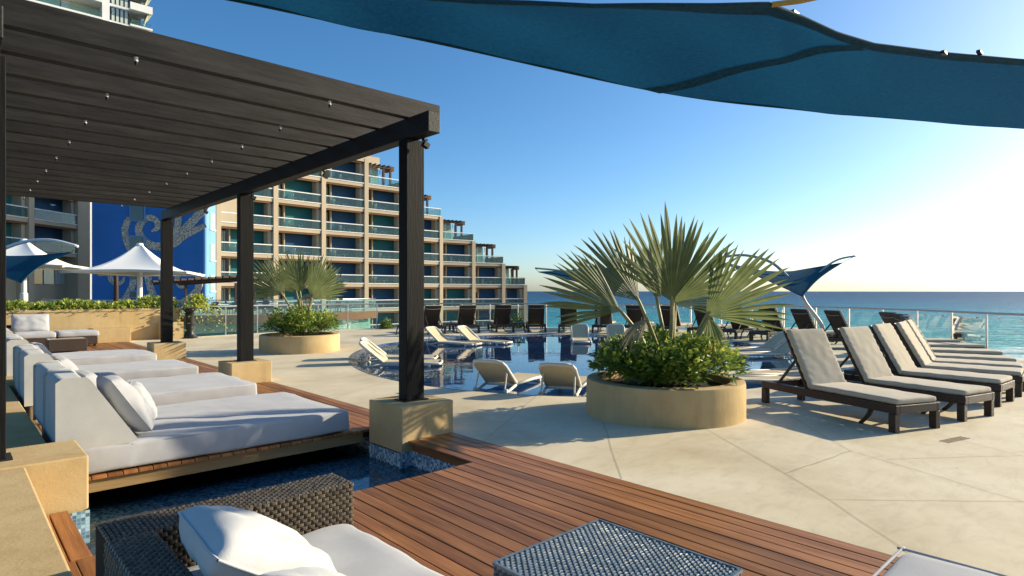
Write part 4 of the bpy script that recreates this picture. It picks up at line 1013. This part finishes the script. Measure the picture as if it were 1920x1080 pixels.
def bay(fr, a0, a1, z, col, top=True, doors=.24, shallow=1.25, furn=True):
    """one balcony: slab, white nosing, glass and rail, painted wall, glazed doors"""
    w = a1-a0
    sl = hb(fr,'balcony_slab',a0,a1,-shallow-.3,.0,z-.40,z-.02,M['stucco_b'])
    hb(fr,'slab_nosing',a0,a1,-.12,.06,z-.02,z+.07,M['white'],sl)
    d = a0+w*doors
    hb(fr,'painted_wall',d,a1-.02,-shallow-.2,-shallow,z,z+FH-.42,M[col],sl)
    hb(fr,'side_wall',a1-.45,a1-.05,-shallow+.003,-.25,z,z+FH-.42,M['stucco_b'],sl)
    hb(fr,'side_return',d-.12,d-.01,-shallow,-shallow+.35,z,z+FH-.42,M['stucco_b'],sl)
    g = MB(); n = 4
    for k in range(n):
        s_ = (d-.3-a0-.2)/n; fr.box(g, a0+.2+k*s_+.05, a0+.2+(k+1)*s_-.05, -shallow-.1, -shallow-.05, z+.05, z+2.3)
    g.build('glazed_door', M['curtain'] if rnd.random() < .75 else M['mint'], sl)
    hb(fr,'door_recess',a0,d-.25,-shallow-.25,-shallow-.12,z,z+FH-.42,M['window'],sl)
    hb(fr,'rail_glass',a0+.06,a1-.06,-.05,-.03,z+.10,z+.98,M['glass_b'],sl)
    hb(fr,'top_rail',a0,a1,-.09,.02,z+.97,z+1.07,M['white'],sl)
    hb(fr,'soffit_beam',a0,a1,-.5,-.06,z+FH-.60,z+FH-.42,M['soffit'],sl)
    if furn: furniture(fr, sl, a0+w*rnd.uniform(.45,.65), z)
# right wing: bay boundaries along the facade (r, d)
PXB = [(-29.8,61.1),(-25.6,65.8),(-21.75,70.1),(-17.75,74.0),(-13.8,77.7),(-9.55,81.8),(-5.36,84.8),(-1.22,87.3),(1.95,88.9)]
Z0 = 11.6
floors = [(Z0+FH,3),(Z0,4),(Z0-FH,5),(Z0-2*FH,6),(Z0-3*FH,7),(Z0-4*FH,8),(Z0-5*FH,8)]
cols = ['blue','teal','blue','teal','blue','blue','teal','teal']
for fi, (z, nb_) in enumerate(floors):
    for b in range(nb_):
        fr = Face(S(*PXB[b]), S(*PXB[b+1]), HO)
        col = ('blue','teal')[ (b*2+fi*3+(b*fi)//2) % 2 ] if b else 'teal'
        bay(fr, .28 if b else .52, fr.L-.28, z, col)
        if b == 0:    # plain wall beside the light blue return
            hb(fr,'plain_wall',.52,fr.L*.52,-.2,.002,z+.075,z+FH-.42,M['stucco_b']) if fi in (0,2) else None
    if nb_ < 8:
        fr = Face(S(*PXB[nb_]), S(*PXB[nb_+1]), HO); L = fr.L
        ext = L if nb_ < 6 else L
        sl = hb(fr,'terrace_slab',.28,L,-7,.0,z-.40,z-.02,M['stucco_b']); hb(fr,'slab_nosing',.28,L,-.12,.06,z-.02,z+.07,M['white'],sl)
        hb(fr,'penthouse_glass',.3,L*.5,-1.9,-1.8,z,z+2.3,M['mint'],sl); hb(fr,'penthouse_room',.3,L*.5,-7,-1.92,z,z+2.6,M['stucco_b'],sl)
        for k in range(3): hb(fr,'glass_mullion',.3+k*L*.24,.3+k*L*.24+.08,-1.8,-1.74,z,z+2.3,M['white'],sl)
        hb(fr,'top_rail',.28,L,-.09,.02,z+.97,z+1.07,M['white'],sl); hb(fr,'rail_glass',.3,L-.05,-.05,-.03,z+.1,z+.98,M['glass_b'],sl)
        hb(fr,'rail_glass',L-.05,L-.03,-6,-.05,z+.1,z+.98,M['glass_b'],sl)
        pg = hb(fr,'roof_pergola_beam',.1,L*.72,-.75,-.55,z+2.35,z+2.6,M['brown_timber'],sl)
        for a in (L*.52,L*.70): 
            for b_ in (-.7,-2.4): hb(fr,'roof_pergola_post',a-.12,a+.12,b_-.1,b_+.1,z,z+2.35,M['brown_timber'],sl)
        for k in range(6): hb(fr,'roof_pergola_slat',.2+k*L*.12,.34+k*L*.12,-2.6,-.4,z+2.6,z+2.78,M['brown_timber'],sl)
        hb(fr,'pergola_end_block',L*.70,L*.80,-2.4,-.6,z+2.2,z+2.75,M['soffit'],sl)
# lift room and planted roof above the top left bays
fr = Face(S(*PXB[0]), S(*PXB[3]), HO)
hb(fr,'roof_slab',2.2,fr.L,-5,.05,Z0+2*FH-.4,Z0+2*FH+.35,M['stucco_b']); hb(fr,'roof_room',fr.L*.7,fr.L+4,-9,-3,Z0+FH+2.7,Z0+2*FH+1.2,M['stucco_b'])
for b in range(9):
    top = [Z0+2*FH,Z0+2*FH,Z0+2*FH,Z0+2*FH,Z0+FH,Z0,Z0-FH,Z0-2*FH,Z0-3*FH][b]
    fr = Face(S(*PXB[max(0,b-1)]), S(*PXB[b]), HO) if b else Face(S(*PXB[0]), S(*PXB[1]), HO)
    a = fr.L if b else 0
    hb(fr,'column',(a-.27) if b else .02,(a+.27) if b else .5,-.55,.10,-6,top-.02,M['stucco_b'])
    if b < 8:
        f2 = Face(S(*PXB[b]), S(*PXB[b+1]), HO); hb(f2,'core_wall',0 if b else 2.2,f2.L,-9 if b else -5,-2.02,-6,[t_[0] for t_ in floors if t_[1] > b][0]+FH-.45,M['stucco_b'])
# light blue return with small windows, mural wall, left wing
rt = Face(S(-29.3,58.0), S(-29.8,61.3), HO)
hb(rt,'return_wall',0,rt.L,-.15,0,-6,Z0+2*FH+.4,M['skyblue'])
for k in range(7):
    z = Z0+FH-k*FH-.9; w_ = hb(rt,'window',rt.L*.40,rt.L*.80,.0,.05,z,z+1.6,M['mint']); hb(rt,'window_sill',rt.L*.36,rt.L*.84,.0,.12,z-.12,z-.01,M['white'],w_)
mw = Face(S(-40.15,58.05), S(-29.3,58.0), HO)
mural = hb(mw,'mural_wall',0,mw.L-.01,-.25,0,-6,Z0+2*FH+1,M['mural'])
SWIRLS = [[(3.67, 8.55, 0.59), (3.23, 7.75, 0.61), (3.23, 6.86, 0.61), (3.52, 5.87, 0.59), (3.87, 5.28, 0.5)], [(5.75, 7.26, 0.15), (6.25, 7.56, 0.5), (6.3, 8.15, 0.54), (5.75, 8.55, 0.59), (5.06, 8.4, 0.64), (4.56, 7.75, 0.69), (4.56, 7.06, 0.69), (5.06, 6.37, 0.74), (5.75, 5.92, 0.74), (6.74, 5.82, 0.79), (7.83, 6.17, 0.89), (8.82, 6.86, 0.74), (9.91, 7.36, 0.59), (10.95, 7.87, 0.45)], [(8.03, 6.17, 0.79), (8.92, 7.36, 0.84), (9.81, 8.35, 0.79), (10.6, 9.24, 0.79), (11.1, 10.13, 0.79)], [(8.03, 6.76, 0.59), (8.23, 7.75, 0.61), (8.33, 8.64, 0.59), (8.62, 9.54, 0.59)], [(1.74, 3.4, 0.45), (1.94, 2.6, 0.5), (2.48, 2.26, 0.42), (2.98, 2.5, 0.3), (3.2, 2.9, 0.12)], [(4.07, 3.2, 0.54), (3.97, 2.31, 0.59), (3.67, 1.51, 0.61), (3.08, 0.62, 0.59)], [(5.35, 3.3, 0.59), (5.55, 2.31, 0.64), (5.85, 1.32, 0.64), (6.25, 0.43, 0.64)], [(6.64, 3.2, 0.45), (6.79, 2.31, 0.5), (7.09, 1.12, 0.5)], [(8.23, 3.1, 0.45), (8.33, 2.31, 0.45), (8.72, 1.99, 0.4), (9.14, 2.31, 0.12)], [(10.11, 3.3, 0.64), (10.36, 2.41, 0.64), (10.11, 1.61, 0.64), (9.41, 0.92, 0.64), (8.62, 0.38, 0.59)]]
for k, sw in enumerate(SWIRLS):
    ctl = [Vector((a, z, w)) for a, z, w in sw]; pts = spline(ctl, 40); g = MB(); off = .05+.012*k
    for i, p in enumerate(pts):
        t_ = pts[min(i+1,40)]-pts[max(i-1,0)]; nrm = Vector((-t_.y,t_.x,0)).normalized()*max(.06,p.z)*.5
        for sg, b_ in ((-1,0),(-1,off),(1,off),(1,0)): g.v.append(tuple(mw.p(p.x+nrm.x*sg, b_, p.y+nrm.y*sg)))
    for i in range(40):
        for j in range(3): q = i*4+j; g.f.append((q,q+1,q+5,q+4))
    g.build('pebble_swirl', M['pebble'], mural)
for (a0,z0,a1,z1) in [(3.82, 8.33, 5.06, 9.73), (3.79, 5.43, 5.01, 6.74), (3.82, 2.75, 4.44, 3.25), (3.82, 1.0, 4.36, 1.51)]:
    w_ = hb(mw,'window',a0,a1,.17,.22,z0,z1,M['window']); hb(mw,'window_frame',a0-.12,a1+.12,.0,.169,z0-.12,z1+.12,M['skyblue'],w_)
lw = Face(S(-46.9,52.0), S(-45.9,65.9), HO)
LB = [0.0, 6.6, 12.6]
for z in (Z0+FH, Z0, Z0-FH, Z0-2*FH):
    bay(lw, .3, 6.3, z, 'teal', doors=.02, furn=False); bay(lw, 6.9, 12.3, z, 'blue', doors=.02, furn=False)
zz = Z0-3*FH
g0 = hb(lw,'plain_wall',0,13.9,-2.2,-1.2,-6,zz+2.6,M['stucco_b'])
for a, c_ in ((8.0,'window'),(9.4,'mint'),(2.5,'window'),(10.8,'curtain')): w_ = hb(lw,'window',a,a+1.2,-1.19,-1.12,zz-.2,zz+1.9,M[c_]); hb(lw,'window_frame',a-.1,a+1.3,-1.198,-1.14,zz+1.9,zz+2.05,M['white'],w_)
for a, b_ in ((-.3,.3),(6.3,6.9),(12.3,13.95)): hb(lw,'column',a,b_,-2.2,.12,-6,Z0+2*FH+.3,M['stucco_b'])
hb(lw,'core_wall',0,13.9,-8,-2.22,-6,Z0+2*FH+.3,M['stucco_b']); hb(lw,'roof_slab',-.3,13.95,-8,.15,Z0+2*FH+.31,Z0+2*FH+.7,M['stucco_b'])

# white tower far behind, parallel to the rafters
tw = thing('white_tower', 'white high rise with balconies showing above the pergola at top left', 'building', S(-80,121,-4.6)); TO = S(-80,121,-4.6)
u_ = S(.7325,.6807); A_ = S(-72.1,121) - u_*26
tf = Face(A_, S(-72.1,121), TO); L = tf.L
def tb_(name,a0,a1,b0,b1,z0,z1,m,parent=None): g = MB(); tf.box(g,a0,a1,b0,b1,z0,z1); return g.build(name,m,parent or tw)
tb_('core',0,L-5.2,-14,-3,-6,74,M['white']); tb_('core',L-5.2,L-1.6,-14,-3,-6,74,M['white'])
for k in range(11):
    z = 53.3+(k-8)*3.25
    if z < 26: continue
    s_ = tb_('balcony_slab',L-3.6,L+.2,-3,1.2,z-.25,z+.12,M['white']); tb_('parapet',L-3.6,L+.2,.9,1.2,z+.12,z+1.15,M['white'],s_) if k % 2 == 1 else tb_('rail_glass',L-3.5,L+.1,1.05,1.08,z+.12,z+1.1,M['glass_b'],s_)
    tb_('cream_wall',L-3.0,L-1.0,-3.0,-2.9,z+.12,z+3.0,M['cream_wall'],s_); g = MB(); P = [tf.p(L-.9,-2.9,z+.13),tf.p(L-.3,-2.9,z+3.0),tf.p(L-.3,.6,z+3.0),tf.p(L-1.3,.6,z+.13),tf.p(L-1.1,-2.9,z+.13),tf.p(L-.5,-2.9,z+3.0),tf.p(L-.5,.6,z+3.0),tf.p(L-1.5,.6,z+.13)]
    g.add(P, [(0,1,2,3),(7,6,5,4),(0,4,5,1),(1,5,6,2),(2,6,7,3),(3,7,4,0)]); g.build('raking_wall', M['cream_wall'], s_)
    w_ = tb_('window',L-6.6,L-3.62,-.5,-.4,z+.35,z+2.95,M['window'],s_)
    for q in range(4): tb_('window_curtain',L-6.4+q*.72,L-5.95+q*.72,-.39,-.36,z+.4,z+2.9,M['curtain'],s_)
    tb_('spandrel',L-6.8,L-3.61,-3,-.3,z-.25,z+.34,M['white'],s_); tb_('pier',L-8.0,L-6.8,-3,0,z-.25,z+3.0,M['white'],s_)
    s2 = tb_('balcony_slab',0,L-8.0,-3,.6,z-.25,z+.12,M['white']); tb_('rail_glass',0,L-8.2,.5,.53,z+.12,z+1.15,M['glass_b'],s2)
    tb_('window',3,L-14,-2.95,-2.85,z+.2,z+2.6,M['window'],s2); tb_('window_curtain',L-17.2,L-14.2,-2.84,-2.8,z+.2,z+2.6,M['mint'],s2); tb_('cream_wall',L-12.6,L-8.2,-2.95,-2.8,z+.12,z+3.0,M['cream_wall'],s2)

# ------------------------------------------------------------------ lower terrace with its rail, umbrellas and furniture
lt = thing('lower_terrace', 'round restaurant terrace with glass rail below the hotel at left', 'terrace', S(-24,52,-4.6)); LO = S(-24,52,-4.6)
ctr = (-25.5, 56.0); Rt = 14.2
def arc(rad, a0, a1, n): return [S(ctr[0]+rad*math.cos(R(a0+(a1-a0)*k/n)), ctr[1]+rad*math.sin(R(a0+(a1-a0)*k/n)))-LO*1 for k in range(n+1)]
A0, A1, NA = -150, -14, 34
def band(name, r0, r1, z0, z1, m, parent=None):
    g = MB(); i_, o_ = arc(r0,A0,A1,NA), arc(r1,A0,A1,NA)
    for k in range(NA):
        p = [i_[k],o_[k],o_[k+1],i_[k+1]]; v = [Vector((q.x,q.y,z0+4.6)) for q in p]+[Vector((q.x,q.y,z1+4.6)) for q in p]
        g.add(v, [(0,3,2,1),(4,5,6,7),(0,1,5,4),(1,2,6,5),(2,3,7,6),(3,0,4,7)])
    return g.build(name, m, parent or lt)
fl_ = band('floor', 0.5, Rt, -.55, -.15, M['concrete']); band('fascia', Rt+.002, Rt+.12, -.75, -.13, M['soffit'], fl_)
band('green_glass', Rt-.62, Rt-.58, -4.5, -.76, M['glass_g']); band('back_wall', Rt-1.4, Rt-1.2, -4.5, -.76, M['teal'])
for k in range(0, NA, 2):
    a = arc(Rt-.1,A0,A1,NA); p, q = a[k], a[k+2]
    g = MB(); v0 = Vector((p.x,p.y,4.6-.10)); v1 = Vector((q.x,q.y,4.6-.10)); dd = (v1-v0)*.02; g.bar(v0+dd+Vector((0,0,.5)), v1-dd+Vector((0,0,.5)), .015, .95); g.build('glass_panel', M['glass_m'], lt)
g = MB(); g.tube([Vector((p.x,p.y,5.52)) for p in arc(Rt-.1,A0,A1,NA)], .03, 6); g.build('handrail', M['steel'], lt, smooth=True)
# dining sets
ds = thing('dining_table', 'x', 'table'); g = MB(); g.box(-.5,.5,-.4,.4,.70,.75); g.build('table_top', M['white'], ds); g = MB(); g.box(-.05,.05,-.05,.05,.03,.70); g.box(-.3,.3,-.25,.25,0,.03); g.build('base', M['black'], ds)
ch = thing('dining_chair', 'x', 'chair'); g = MB(); g.box(-.22,.22,-.22,.22,.42,.47); g.build('seat', M['black'], ch); g = MB(); g.box(-.24,-.19,-.22,.22,.472,.90); g.build('backrest', M['black'], ch)
for a in (-.19,.19):
    for b in (-.19,.19): g = MB(); g.box(a-.02,a+.02,b-.02,b+.02,0,.42); g.build('leg', M['black'], ch)
f1 = f2 = True
spots = [(-21.5,44.6),(-18.6,45.6),(-16.0,47.4),(-14.4,50.2),(-23.6,47.6),(-19.6,49.4)]
od = ['leftmost','second from left','third from left','fourth from left','fifth from left','rightmost']
order = sorted(range(6), key=lambda k: spots[k][0]/spots[k][1])
for rank, k in enumerate(order):
    r, d = spots[k]; p = S(r,d,-.148); lab = f'small white dining table on the lower terrace, {od[rank]} of six'
    if f1: ds.location = p; tag(ds, lab, None, 'dining tables on the lower terrace'); f1 = False
    else: dup(ds, p, rnd.uniform(0,3), lab, 'dining tables on the lower terrace')
    for q in range(3):
        a = q*2.1+rnd.random(); pp = S(r+.85*math.cos(a), d+.85*math.sin(a), -.148); lab2 = f'black dining chair at the {od[rank]} lower terrace table, {("first","second","third")[q]} of three'
        rz = Sang(a+math.pi)
        if f2: ch.location = pp; ch.rotation_euler = (0,0,rz); tag(ch, lab2, None, 'dining chairs on the lower terrace'); f2 = False
        else: dup(ch, pp, rz, lab2, 'dining chairs on the lower terrace')
# dark lattice pavilion on the lower terrace
pv = thing('timber_pavilion', 'dark brown lattice pavilion on the lower terrace beside the light blue wall', 'pavilion', S(-24,50,-.15))
VX = lambda r, d, z: S(r, d, z)
for (r, d) in ((-4.2,-1.2),(1.8,-1.2),(-4.2,2.5),(1.8,2.5)): g = MB(); g.bar(S(r,d,0), S(r,d,2.35), .16, .16); g.build('post', M['brown_timber'], pv)
for k in range(13): g = MB(); r = -4.6+k*.56; g.bar(S(r,-1.7,2.45+.035*k), S(r,3,2.45+.035*k), .12, .22); g.build('slat', M['brown_timber'], pv)
for d in (-1.2,2.5): g = MB(); g.bar(S(-4.8,d,2.3), S(2.4,d,2.74), .14, .2); g.build('beam', M['brown_timber'], pv)

def umbrella(p, label, top, edge, half, skirt=.35):
    t = thing('tensile_umbrella', label, 'umbrella', p)
    corners = [(half*math.cos(R(a)), half*math.sin(R(a))) for a in (20,110,200,290)]
    def f(u, v):
        # v 0 hub .. 1 rim ; rim is a square with drawn in edges
        a = u*4; k = int(a) % 4; s = a-int(a); A = Vector(corners[k]); B = Vector(corners[(k+1) % 4]); q = A*(1-s)+B*s; q = q*(1-.16*4*s*(1-s))
        rr = v; z = edge + (top-edge)*(1-rr)**2.1 + .10*rr*4*s*(1-s)
        r0 = .10/half; k2 = r0+(1-r0)*rr
        return Vector((q.x*k2, q.y*k2, z))
    g = MB(); g.grid(f, 48, 14); c = g.build('canopy', M['membrane'], t, smooth=True)
    g = MB(); g.grid(lambda u, v: f(u,1) + Vector((0,0,-v*.10)) - Vector((f(u,1).x,f(u,1).y,0))*.03*v, 48, 1); g.build('rim_skirt', M['membrane'], c, smooth=True)
    g = MB(); g.lathe([(0,top+.06),(.12,top+.05),(.15,top-.05)], 16); g.build('cap', M['membrane'], c, smooth=True)
    g = MB(); g.lathe([(.16,0),(.16,1.0),(.15,edge*.62),(.11,edge*.63),(.10,top-.1)], 16); g.build('pole', M['white'], t, smooth=True, sharp=40)
    for (x, y) in corners: g = MB(); g.tube([(0,0,edge-.12),(x*.96,y*.96,edge-.03)], .03, 6); g.build('strut', M['white'], t)
    return t
umbrella(S(-16.3,26.6,-.6), 'white peaked tensile umbrella in front of the blue mural wall', 4.20, 2.95, 3.2)
umbrella(S(-22.9,28.5,-.6), 'white peaked tensile umbrella at the far left edge behind the blue sail', 4.55, 3.30, 3.3)
ls = sail_with_mast('shade_sail', 'blue shade sail on a white curved mast at the far left edge', [S(-17.75,24.50,3.12), S(-18.58,23.00,1.87), S(-22.76,24.00,2.73), S(-22.52,27.00,3.11)],
   [S(-21.6,24.6,-.3), S(-21.6,24.6,1.2), S(-22.25,24.60,2.54), S(-21.17,24.60,3.02), S(-19.87,24.60,3.52), S(-18.68,24.60,3.62), S(-17.58,24.60,3.36)], None, .085, .18)
for ch_ in ls.children:
    if ch_.name.startswith('mast'): ch_.data.materials[0] = M['white']
sp_ = thing('post', 'slim dark post standing before the blue mural wall', 'post', S(-21.9,33.6,-.6)); g = MB(); g.tube([(0,0,0),(0,0,2.4),(0,0,3.2)], [.14,.12,.10], 8); g.build('shaft', M['brown_timber'], sp_, smooth=True)
